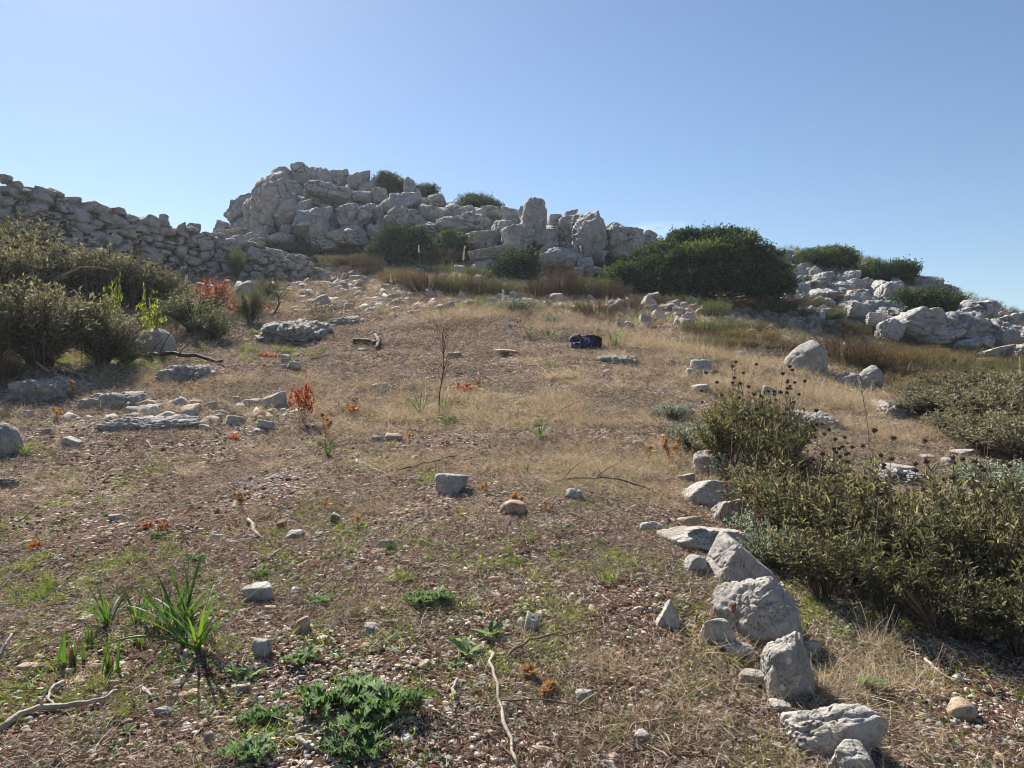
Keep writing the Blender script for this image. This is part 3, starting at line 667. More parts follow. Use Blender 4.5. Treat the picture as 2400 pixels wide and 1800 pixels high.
hero = [
 ((1687,1343,1880,1522), HS(501, fine=1, pits=.16, planes=7, extra=[(-.7,-.5,.8,.55),(.8,-.3,.75,.62),(0,-1,.35,.62),(0,-.6,-.9,.6)]), 'big pitted white-grey boulder with a dark hole, resting on other stones at the right', None),
 ((1764,1481,1919,1650), HS(502, fine=1, pits=.08, p=12, extra=[(.8,-.5,.5,.7)]), 'dark weathered boulder propping up the big pitted boulder from below right', None),
 ((1634,1435,1735,1530), HS(503, fine=0, p=10, rough=.035, planes=5, pits=.0, extra=[(-.15,-1,.15,.32)]), 'flat round-topped grey stone with pale lichen discs, leaning left of the big pitted boulder', None),
 ((1634,1240,1818,1385), HS(504, fine=1, p=26, rough=.035, planes=3, extra=[(-.85,-.25,.62,.42),(.75,-.1,.75,.42),(-.1,-1,.35,.5)]), 'pointed triangular grey boulder with pale lichen, behind the big pitted boulder', None),
 ((1553,1211,1734,1300), HS(505, fine=1, p=24, rough=.03, planes=4, extra=[(-.5,-.2,.8,.5),(.2,-.9,.3,.55),(0,0,1,.62)]), 'tilted tan-grey slab with a split, lying behind the triangular boulder', None),
 ((1728,1231,1787,1305), HS(506, p=22, rough=.03, planes=5), 'upright grey block wedged behind the triangular boulder beside the shrubs', None),
 ((1655,1164,1735,1230), HS(507, p=20, planes=6, extra=[(-.8,-.3,.5,.6)]), 'cream coloured angular block just beyond the tilted tan slab', None),
 ((1602,1122,1726,1192), HS(508, p=16, rough=.04, planes=9, extra=[(0,-1,.3,.6),(-.8,-.1,.7,.6)]), 'broad blue-grey block in the terrace edge, under the small cube stone', None),
 ((1656,1094,1690,1124), HS(509, p=10, planes=5), 'small cube-shaped stone perched on the terrace edge', None),
 ((1626,1044,1726,1124), HS(510, p=7, planes=12, pits=.08), 'rounded pale boulder half hidden by grey woolly herbs, far end of the edge stones', None),
 ((1539,1398,1594,1478), HS(511, p=22, planes=4, rough=.03, extra=[(-.8,0,.5,.45),(.8,-.1,.45,.5),(0,-1,.25,.5)]), 'pointed standing grey stone left of the big pitted boulder', None),
 ((1835,1668,2035,1775), HS(512, fine=1, p=16, planes=7, pits=.09, extra=[(-.6,-.4,.7,.6)]), 'lichen spotted pale boulder at the bottom edge of the photo', None),
 ((1945,1735,2050,1830), HS(513, p=16, pits=.08), 'grey block below the lichen spotted boulder, cut off by the bottom edge', None),
 ((1690,1500,1775,1545), HS(514, p=14, planes=9), 'shaded low stone in the hollow under the big pitted boulder', None),
 ((1700,1192,1740,1216), HS(517, p=14, planes=9), 'small stone wedged between the cream block and the broad blue-grey block', None),
 ((1590,1108,1630,1132), HS(518, p=18, planes=8), 'flat stone left of the cube stone on the terrace edge', None),
 ((1500,1218,1552,1246), HS(519, p=18, planes=8), 'pale flake lying left of the tilted tan slab', None),
 ((1800,1362,1845,1400), HS(520, p=16, planes=8), 'stone between the triangular boulder and the big pitted boulder on the right', None),
 ((1880,1500,1925,1535), HS(521, p=16, planes=8), 'small stone touching the upper right side of the dark weathered boulder', None),
 ((1810,1640,1860,1672), HS(522, p=16, planes=8), 'small stone between the dark weathered and lichen spotted boulders', None),
 ((1610,1000,1660,1030), HS(523, p=16, planes=8), 'pale stone under the woolly herbs beyond the rounded terrace boulder', None),
 ((1580,950,1625,975), HS(524, p=16, planes=8), 'pale stone at the far end of the terrace edge', None),
 ((1655,1340,1700,1368), HS(525, p=16, planes=8), 'small stone in the gap left of the big pitted boulder', None),
 ((1600,1300,1660,1345), HS(515, p=18, planes=8), 'half buried stone at the left foot of the triangular boulder', None),
 ((1730,1560,1790,1610), HS(516, p=16, planes=8), 'small shaded stone before the dark weathered boulder', None),
]
for b, me, lab, d in hero: ground_rock(b, me, 'stone', lab, 'boulder' if b[2]-b[0] > 90 else 'stone', 'stones of the tumbled terrace edge', grow=1.12, hk=2.1 if 'lichen spotted pale' in lab else 1.0, embed=.04 if 'lichen spotted pale' in lab else .16, dep=.68, tilt=.04, rz=rnd.uniform(-.12, .12), d=d)
ground_rock((1710,1405,1732,1440), FST_R[0], 'stone', 'small rusty orange stone wedged against the big pitted boulder', embed=.0, d=2.9)
ground_rock((1590,1205,1650,1235), FST_O[1], 'stone', 'flat orange-stained stone by the left end of the tilted tan slab', d=4.45)
ground_rock((2220,1633,2288,1688), FST_O[2], 'stone', 'brown angular stone in the dry litter below the right-hand shrubs')
S1 = [ # box, kind, label
 ((1020,1103,1102,1165),'s','rounded grey rock sitting in dry grass at the centre of the field'),
 ((1325,1138,1368,1172),'s','grey angular stone beside the thin dark fallen branch'),
 ((1169,1168,1234,1212),'o','tan wedge of stone with a dry thistle head above it'),
 ((883,1257,930,1290),'s','pale flat-topped stone with a dark shaded underside in the mid field'),
 ((938,1310,963,1328),'o','small tan stone in dry grass below the flat-topped pale stone'),
 ((560,1361,644,1415),'s','broad brownish-grey stone beyond the large tuft of green blades'),
 ((589,1484,640,1550),'s','squared grey block standing on bare red soil right of the green blades'),
 ((692,1440,730,1488),'o','cream topped block on bare soil above the squared grey block'),
 ((848,1451,890,1488),'s','pale grey rounded stone on red soil near the middle of the foreground'),
 ((1228,1431,1268,1488),'s','upright pointed grey stone in dry grass, lone one in the centre foreground'),
 ((1204,1502,1228,1524),'s','small white stone just below the upright pointed grey stone'),
 ((1038,1580,1101,1602),'o','long flat cream stone lying on the red soil left of the long bare stalk'),
 ((1349,1605,1390,1648),'s','pale oval stone between dry thistle heads and the terrace edge'),
 ((1481,1708,1522,1745),'s','white stone near the bottom edge right of centre'),
 ((934,1720,968,1748),'s','small white pyramid stone below the green prickly plants'),
 ((358,1650,404,1682),'s','rounded grey stone below the curved fallen branch tip'),
 ((370,1682,416,1704),'s','flat pale stone just below the rounded grey one near the bottom left'),
 ((478,1710,508,1745),'s','tilted striped grey stone at the bottom left centre'),
 ((676,1676,728,1704),'s','pinkish-grey flat stone left of the prickly green plants'),
 ((702,1692,736,1716),'s','pale stone at the left foot of the prickly green plants'),
 ((170,1582,222,1606),'o','pinkish tan flat stone below the small green shoots at the left'),
 ((250,1590,280,1612),'o','small reddish stone right of the pinkish tan flat stone'),
 ((186,1440,218,1460),'s','small squared grey stone left of the green blades'),
 ((210,1552,236,1578),'o','tan stone between the small green shoots'),
 ((40,1548,86,1576),'o','dull tan stone near the left edge above the fallen branch'),
 ((426,1517,456,1545),'s','grey stone at the foot of the tallest green tuft'),
 ((442,1548,478,1566),'o','flat tan stone below the tallest green tuft'),
 ((395,1590,430,1612),'s','long pale stone on the red soil below the green tuft'),
 ((550,1598,592,1626),'o','cream stone beside the small rosettes left of the prickly plants'),
 ((435,1612,470,1636),'o','orange tan stone on the soil below the green tuft'),
 ((740,1520,752,1534),'r','small orange stone on bare soil'),
 ((985,1525,1012,1552),'r','rusty lump of stone on bare soil near the centre foreground'),
 ((845,1505,875,1522),'o','orange cream stone beside a small rosette on bare soil'),
 ((820,1742,844,1780),'o','brown upright stone among the prickly green plants'),
 ((950,1780,985,1800),'s','grey stone cut by the bottom edge left of centre'),
 ((1330,1782,1360,1798),'s','pale stone cut by the bottom edge right of the long stalk'),
 ((985,1648,1015,1662),'s','small flat white stone right of the prickly green plants'),
 ((1085,1632,1104,1650),'s','small beige stone left of the long bare stalk'),
 ((772,1200,800,1232),'o','tan upright stone in the litter at the left centre'),
 ((645,1218,672,1240),'r','dark rusty stone in the litter left of the tan upright stone'),
 ((672,1240,712,1264),'s','pale triangular stone beside the small forked stick'),
 ((735,1244,758,1256),'s','small grey stone right of the pale triangular stone'),
 ((498,1250,524,1266),'s','white lump in the litter left of the small forked stick'),
 ((572,1250,592,1262),'s','small pale stone at the foot of the forked stick'),
 ((140,1022,200,1050),'s','flat pale stone beneath a thin white stick at the left'),
 ((95,1003,125,1018),'s','low tan stone above the flat pale stone at the left'),
 ((70,1140,110,1158),'s','thin pale flake near the left edge'),
 ((250,1203,290,1218),'s','thin white flake among orange leaves at the left'),
 ((613,912,683,962),'s','big squared grey stone left of the small red-leaved bush'),
 ((578,930,614,952),'s','pale wedge stone leaning against the big squared grey stone'),
 ((598,982,652,1012),'s','dark triangular stone below the small red-leaved bush'),
 ((585,1002,628,1018),'s','white flat stone at the foot of the dark triangular stone'),
 ((425,953,466,988),'s','first knobbly grey stone right of the flat bedrock rib'),
 ((480,940,512,965),'s','pale pointed stone in the row right of the flat bedrock rib'),
 ((523,970,577,998),'s','dark flat-bottomed stone in the row left of the red-leaved bush'),
 ((490,970,522,990),'s','small grey stone between the knobbly and the flat-bottomed ones'),
 ((437,940,462,952),'s','white pebble-like stone above the knobbly grey stone'),
 ((395,958,420,976),'o','pinkish stone lying against the flat bedrock rib'),
 ((55,960,80,980),'s','small dark stone below the sticks at the left'),
 ((546,928,562,940),'s','tiny white stone in the grass left of the leaning wedge'),
 ((655,826,682,850),'s','dark round stone left of the fallen twigs'),
 ((672,845,712,870),'s','grey stone paired with the dark round stone'),
 ((655,852,675,866),'s','small pale stone touching the grey paired stone'),
 ((865,895,874+40,922),'s','dark angular stone in the mid field right of the small red-leaved bush'),
 ((820,925,842,946),'r','dark brown stone above the orange leafy sprig'),
 ((944,930,984,944),'s','pale flat stone above a green tuft in the mid field'),
 ((870,1020,902,1036),'s','pale twin stone, left of two in the yellow grass'),
 ((902,1014,942,1034),'o','tan twin stone, right of two in the yellow grass'),
 ((958,1066,990,1082),'s','low white stone in the yellow grass left of a thistle head'),
 ((1482,1028,1512,1048),'s','dark grey stone left of the tall dry thistles'),
 ((1510,833,1524,840),'s','small rounded brown stone right of the backpack'),
 ((1555,842,1600,858),'s','squared grey block lying flat, left of the stacked edge stones'),
 ((1608,838,1682,880),'s','cream topped flat stone on the far stack of edge stones'),
 ((1600,860,1650,895),'s','grey stone under the cream topped flat stone'),
 ((1620,895,1664,922),'s','lowest stone of the far stack of edge stones'),
 ((1585,880,1612,892),'s','small pale stone left of the far stack of edge stones'),
 ((1732,792,1772,814),'s','pale stone in the straw left of the round boulder, upper of two'),
 ((1716,820,1760,844),'s','cracked white stone in the straw left of the round boulder, lower of two'),
 ((1775,900,1840,935),'s','brown-grey rock half sunk in straw above the seed heads'),
 ((2068,1079,2148,1122),'s','dark hollowed rock on pale bedrock behind the seed heads'),
 ((2230,1046,2300,1075),'s','pale rock beside the olive thicket at the right'),
 ((2150,1062,2190,1078),'s','flat pale rock in straw left of the olive thicket'),
 ((2200,1070,2240,1092),'s','low whitish rock between the seed heads and olive thicket'),
 ((1598,1080,1640,1098),'s','low pale rock in front of the rounded terrace boulder'),
 ((1720,950,1800,985),'s','white scattered rock in straw behind the tall dark sage shrub'),
 ((1150,818,1230,830),'o','thin pinkish slab flush with the soil left of the backpack'),
 ((1150-110,822,1083,838),'s','small dark flat stone beside the tall thin stalk'),
 ((835,815,862,824),'s','pale flat stone under the charred log'),
 ((1290,680,1322,716),'s','tall grey stone standing in the low rubble row'),
 ((1270+8,752,1296,770),'s','small pointed grey stone in the green strip above the backpack'),
 ((1192,684,1222,706),'s','grey stone at the end of the rubble row under brown scrub'),
 ((1498,712,1548,740),'s','tilted white block on top of the rubble heap'),
 ((1495,735,1528,765),'s','large pale block at the front of the rubble heap'),
 ((1505,690,1540,715),'s','dark round boulder behind the rubble heap'),
 ((2262,856,2292,868),'s','flat white slab lying in the brown heath at the right'),
]
for b, k, lab in S1:
    me = rnd.choice({'s': FST, 'o': FST_O, 'r': FST_R}[k])
    ground_rock(b, me, 'stone', lab, 'stone', 'loose stones on the field', embed=.15)
BR = [
 ((195,968,462,1022),0,'long flat pitted bedrock rib in the left mid field',.55),
 ((200,900,362,972),1,'rugged grey bedrock with dry thistles, below the two sticks',.7),
 ((50,868,200,950),2,'whitish bedrock under the two fallen sticks at the left',.8),
 ((-60,988,55,1085),3,'smooth pinkish bedrock cut by the left edge',.9),
 ((-60,1112,62,1165),4,'pale rock cut by the left edge, below the pinkish one',.8),
 ((385,838,505,905),1,'shaded layered bedrock under the dead branches',.8),
 ((625,738,775,812),2,'dark shaggy bedrock slab right of the small olive shrub',.8),
 ((255,752,330,832),3,'tall pale boulder under the large left-hand shrub',.8),
 ((322,770,412,838),4,'grey boulder behind the dead branches, right of the tall pale boulder',.8),
 ((545,658,612,704),0,'domed grey rock between the red bush and the stone wall',.9),
 ((760,734,860,768),1,'pinkish smooth bedrock rib across the mid field',.6),
 ((695,722,740,742),3,'pale rounded bedrock left end of the mid-field rib',.7),
 ((1390,826,1492,856),2,'pale pitted bedrock rib under the backpack',.8),
 ((1835,797,1944,886),3,'large round grey boulder in front of the dark brown bush',.95),
 ((1950,874,2030,912),4,'low shaded boulder behind the right tall stalk, left of two',.8),
 ((2000,856,2078,925),0,'rounded blue-grey boulder right of the low shaded one',.8),
 ((2030,922,2140,985),1,'white rugged bedrock running into the olive thicket',.8),
 ((2020,1085,2200,1150),4,'broad pale bedrock sheet behind the seed heads',.6),
 ((1780,955,1960,1010),0,'pale bedrock sheet beyond the seed heads of the tall shrub',.6),
 ((485,735,545,756),2,'low white bedrock below the red bush',.7),
 ((730,690,780,722),3,'grey hump of bedrock right of the burnt twigs',.7),
 ((770,715,810,735),4,'dark hump of bedrock above the mid-field rib',.7),
 ((1610,512,1640,530),0,'',.7),
]
for b, k, lab, dep in BR:
    if not lab: continue
    if b[3]-b[1] > .62*(b[2]-b[0]) or 'boulder' in lab: ground_rock(b, RB[k % 3], 'bedrock', lab, 'rock', embed=.25, dep=dep, tilt=.05, rz=0, hk=1.1); continue
    x0, y0, x1, y1 = b; hp = y1-y0; g0 = G((x0+x1)/2, y1-.02*hp); g1 = G((x0+x1)/2, y0+.45*hp)
    cy_ = (g0.y+g1.y)/2+.1; cx_ = ((x0+x1)/2-1200)/F*cy_; sx_, sy_ = slope(cx_, cy_)
    W = (x1-x0)/F*cy_/2*1.06; Dp = max((g1.y-g0.y)/2*1.15, W*.4*dep); Hh = max(.33*hp/F*cy_, .04)*2.1
    o = link('bedrock', BED[k], None, (cx_, cy_, Hs(cx_, cy_)-Hh*.25), (math.atan(sy_), -math.atan(sx_), rnd.uniform(-.08, .08)), (W, Dp, Hh))
    tag(o, lab, 'rock')

# rubble rows too many to name one by one: shared labels per row
ROWS = [ # x0 x1 y0 y1 n size range place, group
 (800,1190,640,690,46,12,32,'on the loose slope below the big crag','rubble below the big crag'),
 (880,1290,690,730,34,10,24,'in the rubble line below the brown scrub','rubble line below the scrub'),
 (1430,1640,712,775,44,14,36,'in the rubble heap below the big dark bush','rubble heap below the dark bush'),
 (1520,1660,770,800,10,10,18,'spilled just below the rubble heap','rubble spilled below the heap'),
 (1640,1900,735,790,22,12,26,'at the shaded foot of the big dark bush','stones at the foot of the dark bush'),
 (640,880,690,740,20,10,22,'near the burnt twigs and grey humps','stones near the burnt twigs'),
 (1180,1460,765,790,12,8,16,'in the green strip behind the backpack','stones behind the backpack'),
 (400,560,930,1010,8,10,18,'just right of the flat bedrock rib','stones beside the flat rib'),
 (1800,2060,700,750,14,10,24,'sunk in the grass below the right-hand rocks','stones on the right slope'),
]
for x0, x1, y0, y1, n, a, b, place, grp in ROWS:
    for k in range(n):
        s = 1.3*rnd.uniform(a, b)*rnd.uniform(.75, 1); x = rnd.uniform(x0, x1); y = rnd.uniform(y0, y1); och = rnd.random() < .14; asp = rnd.uniform(.42, .85)
        size = 'small' if s < 1.3*(a+(b-a)*.35) else ('middling' if s < 1.3*(a+(b-a)*.62) else 'large')
        shp = 'flat' if asp < .55 else ('blocky' if asp > .72 else 'angular')
        t3 = (x-x0)/(x1-x0); end = ['far left', 'left', 'centre', 'right', 'far right'][min(4, int(t3*5))]; t4 = (y-y0)/(y1-y0); dp = ['upper', 'middle', 'lower'][min(2, int(t4*3))]
        lab = f"{size} {shp} {'tan' if och else 'grey'} stone {place}, {end} {dp}"
        ground_rock((x-s/2, y-s*asp, x+s/2, y), rnd.choice(FST_O if och else FST), 'stone', lab, 'stone', grp, embed=.1, tilt=.4, hk=1.2)
# ------------------------------------------------------------------ vegetation builders (unit: metres, base at the origin)
def arc_paths(n, K, h, spread, r, curve=.35, base=.06, lean=None):
    """n stems that leave the base and fan out; returns (n,K,3)"""
    th = r.rand(n)*2*np.pi; out = np.sqrt(r.rand(n))*spread; hh = h*(r.uniform(.65, 1.0, n))*(1-.35*(out/max(spread, 1e-6))**2)
    t = np.linspace(0, 1, K)[None]
    rad = base*r.rand(n)[:, None]+out[:, None]*(t**(1+curve))
    wob = .03*h*np.cumsum(r.normal(size=(n, K, 2)), axis=1)*t[..., None]/math.sqrt(K)
    P = np.stack([np.cos(th)[:, None]*rad+wob[..., 0], np.sin(th)[:, None]*rad+wob[..., 1], hh[:, None]*t**.9], -1)
    return P
def along(P, t):
    """points and tangents on paths at parameters t (n,m)"""
    n, K, _ = P.shape; u = np.clip(t, 0, .9999)*(K-1); i = u.astype(int); f = (u-i)[..., None]; a = np.arange(n)[:, None]
    p0 = P[a, i]; p1 = P[a, i+1]; return p0*(1-f)+p1*f, norm(p1-p0)
def sage_meshes(seed, h=.8, spread=.42, stems=90, nl=26, L=.075, W=.021, mat='phlomis', kind='fold', t0=.3):
    r = np.random.RandomState(seed)
    P = arc_paths(stems, 7, h, spread, r); g = Geo()
    R = np.linspace(.0055, .0022, 7)[None]*r.uniform(.7, 1.3, (stems, 1)); tubes(g, P, R, 3)
    # side shoots
    m = 3; t = r.uniform(.3, .8, (stems, m)); B, T = along(P, t); Q = []
    D = norm(T+rdir(stems*m, r).reshape(stems, m, 3)*.55+[0, 0, .35]); ln = h*r.uniform(.15, .3, (stems, m))
    tt = np.linspace(0, 1, 4)
    SP = B[:, :, None]+D[:, :, None]*ln[..., None, None]*tt[None, None, :, None]; SP[..., 2] += (tt**2*.04)[None, None]
    SP = SP.reshape(-1, 4, 3); tubes(g, SP, np.linspace(.003, .0015, 4)[None]*np.ones((len(SP), 1)), 3)
    st = g.mesh('stems', [M['stemdark']])
    gl = Geo()
    for PP, k, lo in ((P, nl, t0), (SP, nl//2, .15)):
        n = len(PP); t = np.sort(lo+(1-lo)*r.rand(n, k)**.75, 1); B, T = along(PP, t)
        az = np.arange(k)[None]*np.pi*.5+np.where(np.arange(k) % 2, np.pi, 0)[None]+r.rand(n, 1)*6+r.normal(0, .25, (n, k))
        A = norm(np.cross(T, np.array([.3, .2, 1.0]))); Bb = np.cross(T, A)
        side = np.cos(az)[..., None]*A+np.sin(az)[..., None]*Bb
        up = .35+.9*t[..., None]**3
        D = norm(side+T*up+rdir(n*k, r).reshape(n, k, 3)*.2)
        s = L*r.uniform(.6, 1.15, (n, k))*(1-.35*t**4)
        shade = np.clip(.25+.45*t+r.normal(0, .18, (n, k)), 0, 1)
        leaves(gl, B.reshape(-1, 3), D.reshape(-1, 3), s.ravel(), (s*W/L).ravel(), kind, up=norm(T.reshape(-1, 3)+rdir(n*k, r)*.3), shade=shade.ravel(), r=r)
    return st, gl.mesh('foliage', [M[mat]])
def head_mesh(seed, rad=.016):
    r = np.random.RandomState(seed); g = Geo(); n = 60; D = rdir(n, r); D[:, 2] *= .6
    V, Fc = ICO[2]; g.add(V*np.array([rad*.8, rad*.8, rad*.6]), Fc)
    leaves(g, norm(D)*rad*.4, D, rad*.85, rad*.3, 'rhomb', r=r); return g.mesh('seed_head', [M['seed']])
HEADS = [head_mesh(i) for i in range(3)]
def stalk_mesh(h, seed, rad=.0022, mat='stemdry', K=6, bend=.05, m=4):
    r = np.random.RandomState(seed); t = np.linspace(0, 1, K); a = r.rand()*6
    P = np.stack([math.cos(a)*bend*t**2+r.normal(0, .004, K)*t, math.sin(a)*bend*t**2+r.normal(0, .004, K)*t, h*t], -1)[None]
    g = Geo(); tubes(g, P, np.linspace(rad*1.4, rad*.8, K)[None], m); return g.mesh('seed_stalk', [M[mat]]), P[0, -1]
def sage_thing(name, label, cat, protos, px, d, h, w, nheads, seed, group, hs=1.0, dep=1.0, hmax=1.25):
    x = (px-1200)/F*d; z = Hs(x, d); r = random.Random(seed)
    t = thing(name, label, cat, (x, d, z-.03), r.random()*6, group)
    st, fo = protos[seed % len(protos)]
    link('stems', st, t, scale=(w, w*dep, h)); link('foliage', fo, t, scale=(w, w*dep, h))
    for k in range(nheads):
        a = r.random()*6.28; q = math.sqrt(r.random())*.40*w
        hh = h*r.uniform(.82, hmax)*(1-.35*(q/(.42*w))**2)
        if seed*100+k not in _stalks: _stalks[seed*100+k] = stalk_mesh(1.0, seed*100+k, .0022, 'stemdry', bend=.06)
        me, tip = _stalks[seed*100+k]
        s = link('seed_stalk', me, t, (math.cos(a)*q, math.sin(a)*q, 0), (0, 0, a), (1, 1, hh))
        for lv in ([1.0] if r.random() < .6 else [1.0, .86]):
            hd = link('seed_head', r.choice(HEADS), s, (tip[0]*lv**2, tip[1]*lv**2, lv), (0, 0, r.random()*6), (hs, hs, hs/hh))
    return t
_stalks = {}
def twig_bush0(seed):
    r = np.random.RandomState(seed); g = Geo(); n = 46; P = arc_paths(n, 7, .8, .4, r, .2); tubes(g, P, np.linspace(.0045, .0015, 7)[None]*np.ones((n, 1)), 3)
    B, T = along(P, r.uniform(.3, .95, (n, 5))); q = np.linspace(0, 1, 4); D = norm(rdir(n*5, r).reshape(n, 5, 3)*.8+T); S = (B[:, :, None]+D[:, :, None]*(r.uniform(.05, .18, (n, 5))[..., None, None])*q[None, None, :, None]).reshape(-1, 4, 3)
    tubes(g, S, np.linspace(.002, .001, 4)[None]*np.ones((len(S), 1)), 3); return g.mesh('stems', [M['stemdry']])
PH = [sage_meshes(600+i, stems=[30,38,26,44,34][i], nl=[15,14,15,15,14][i], L=[.088,.072,.10,.062,.082][i], W=[.023,.020,.023,.018,.023][i], t0=[.45,.35,.5,.3,.42][i]) for i in range(5)]          # near sage, unit 0.8 m tall 0.84 wide -> scaled
def mk(h, w): return h/.8, w/.84
near_sage = [ # px d h w heads label
 (1760,6.7,.74,.95,9,'tall dark sage shrub with many brown seed heads beyond the edge stones'),
 (1712,6.35,.66,.62,5,'dark sage shrub at the far left tip of the thicket, above the rounded terrace boulder'),
 (1815,5.9,.68,.75,9,'dark sage shrub with seed heads, just right and nearer than the tall one'),
 (1845,6.9,.58,.75,12,'sage shrub behind the tall dark one, thick with brown seed heads'),
 (1895,6.2,.42,.85,20,'low sage shrub full of brown ball seed heads, behind the nearer sages'),
 (1760,5.2,.45,.55,1,'pale-tipped sage sprout beside the broad blue-grey edge block'),
 (1990,5.4,.50,.85,10,'sage shrub with seed heads standing before the dark hollowed rock'),
 (1850,4.6,.58,.75,3,'dark green sage shrub just right of the cream angular block'),
 (2010,4.35,.62,.80,4,'leafy sage shrub in the middle of the right-hand sage thicket'),
 (2160,4.9,.55,.80,10,'sage shrub with tall brown seed heads before the pale bedrock sheet'),
 (2170,4.05,.60,.80,3,'front sage shrub with broad pale-edged leaves, low in the thicket'),
 (2265,4.6,.74,.70,6,'tallest sage of the thicket, with upright leafy tips at the right'),
 (2340,3.95,.66,.85,3,'sage shrub at the right edge with dense olive leaves'),
 (2430,4.7,.66,.90,5,'sage shrub cut by the right edge, behind the densest one'),
 (2480,3.85,.68,.90,1,'sage shrub mostly outside the right edge'),
 (1925,3.95,.42,.60,0,'low front sage beside the dry stalks right of the triangular boulder'),
 (2080,3.75,.40,.55,0,'low leafy sage shoots at the front foot of the thicket'),
 (2260,3.62,.38,.6,0,'low shoots at the shaded front foot of the thicket, right side'),
 (2390,3.55,.38,.6,0,'lowest shoots of the thicket at the right edge'),
]
for k, (px, d, h, w, nh, lab) in enumerate(near_sage):
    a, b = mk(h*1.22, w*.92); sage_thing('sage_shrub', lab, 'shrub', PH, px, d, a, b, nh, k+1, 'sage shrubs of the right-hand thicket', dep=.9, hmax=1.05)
DEAD = twig_bush0(731)
for k, (px, d, h, w, lab) in enumerate([(1850,5.0,.62,.6,'dead brown twiggy shrub among the sages, behind the dark green one'),(2080,4.5,.66,.6,'dead brown twigs in the middle of the sage thicket'),(2300,4.2,.75,.6,'dead brown twigs poking out of the right part of the thicket'),(1960,4.15,.5,.5,'dead dry twigs at the left front of the sage thicket'),(2200,3.7,.45,.5,'dead dry twigs at the shaded front of the thicket')]):
    x = (px-1200)/F*d; t = thing('dead_shrub', lab, 'shrub', (x, d, Hs(x, d)-.02), k, None, (w/.8, w/.8, h/.8)); link('stems', DEAD, t)

PHL = [sage_meshes(640+i, stems=95, nl=24, L=.07, W=.018, mat='phlomis_far', kind='rhomb', t0=.18) for i in range(3)]
left_sage = [
 (95,10.4,1.4,1.7,6,'largest sage shrub at the left, olive-brown with curled leaves'),
 (240,10.8,.92,1.25,2,'right half of the large left-hand sage, leaning over the tall pale boulder'),
 (-20,10.5,1.15,1.6,8,'sage shrub cut by the left edge with dark seed heads'),
 (30,13.4,1.35,1.8,14,'dark sage behind the largest one, at the left edge before the wall'),
 (130,14.2,1.30,1.8,14,'dark seedy sage before the wall, second from the left edge'),
 (225,14.6,1.30,1.7,12,'dark seedy sage before the wall under the pale curved twig'),
 (310,15.0,1.25,1.6,12,'dark seedy sage before the wall, tall middle one'),
 (370,15.2,.95,1.3,10,'dark seedy sage before the wall, last on the right'),
 (60,16.2,1.35,1.8,10,'furthest dark sage touching the wall at the left'),
 (-60,14.5,1.5,1.9,10,'dark sage outside the left edge before the wall'),
]
for k, (px, d, h, w, nh, lab) in enumerate(left_sage):
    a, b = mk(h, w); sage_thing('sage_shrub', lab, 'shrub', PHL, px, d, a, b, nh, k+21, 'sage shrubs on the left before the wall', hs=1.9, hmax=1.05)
mid_sage = [
 (455,13.6,.85,1.35,'pale green shrub with mixed brown leaves, in front of the red bush'),
 (500,13.0,.60,.9,'smaller green shrub touching the pale one, above the shaded bedrock'),
]
OLV = [sage_meshes(660+i, h=.8, spread=.4, stems=70, nl=26, L=.045, W=.014, mat='olivegreen', kind='rhomb', t0=.3) for i in range(3)]
for k, (px, d, h, w, lab) in enumerate(mid_sage):
    a, b = mk(h, w); sage_thing('green_shrub', lab, 'shrub', OLV, px, d, a, b, 0, k+31, None)
a, b = mk(.85, .80); sage_thing('olive_shrub', 'small dark olive shrub with bare stems left of the shaggy dark slab', 'shrub', OLV, 588, 14.8, a, b, 0, 33, None)
a, b = mk(.35, .55); sage_thing('green_shrub', 'young green sapling standing in the grass under the dead branches', 'sapling', OLV, 293, 11.0, a, b, 0, 34, None)
a, b = mk(1.1, .6); sage_thing('climbing_shrub', 'slim green shrub growing against the stone wall', 'shrub', OLV, 553, 20.6, a*.95, b, 0, 35, None)
a, b = mk(.55, .9); sage_thing('grey_shrub', 'loose grey-leaved shrub at the wall foot right of the red bush', 'shrub', OLV, 625, 18.6, a, b, 0, 36, None)

PHR = [sage_meshes(650+i, stems=70, nl=20, L=.06, W=.018, mat='phlomis_far', kind='rhomb', t0=.3) for i in range(2)]
# right-hand olive thicket beyond the straw
right_olive = [(2160,10.4,.45,1.0),(2240,10.2,.6,1.2),(2330,9.4,.72,1.2),(2420,9.0,.8,1.3),(2235,9.2,.42,.8),(2310,8.5,.55,.9),(2390,8.0,.7,1.1),(2320,11.4,.6,1.3),(2430,11.2,.7,1.4),(2220,11.8,.55,1.1),(2130,11.6,.4,.8)]
rl = ['left front','centre back','centre','right edge','lower left','lower centre','lower right','upper centre','upper right','upper left','far left end']
for k, (px, d, h, w) in enumerate(right_olive):
    a, b = mk(h, w); sage_thing('sage_shrub', f'grey-olive sage shrub in the shaded thicket right of the straw slope, {rl[k]}', 'shrub', PHR, px, d, a, b, 3 if k > 3 else 0, k+41, 'shrubs of the grey-olive thicket', hs=1.4, hmax=1.02)

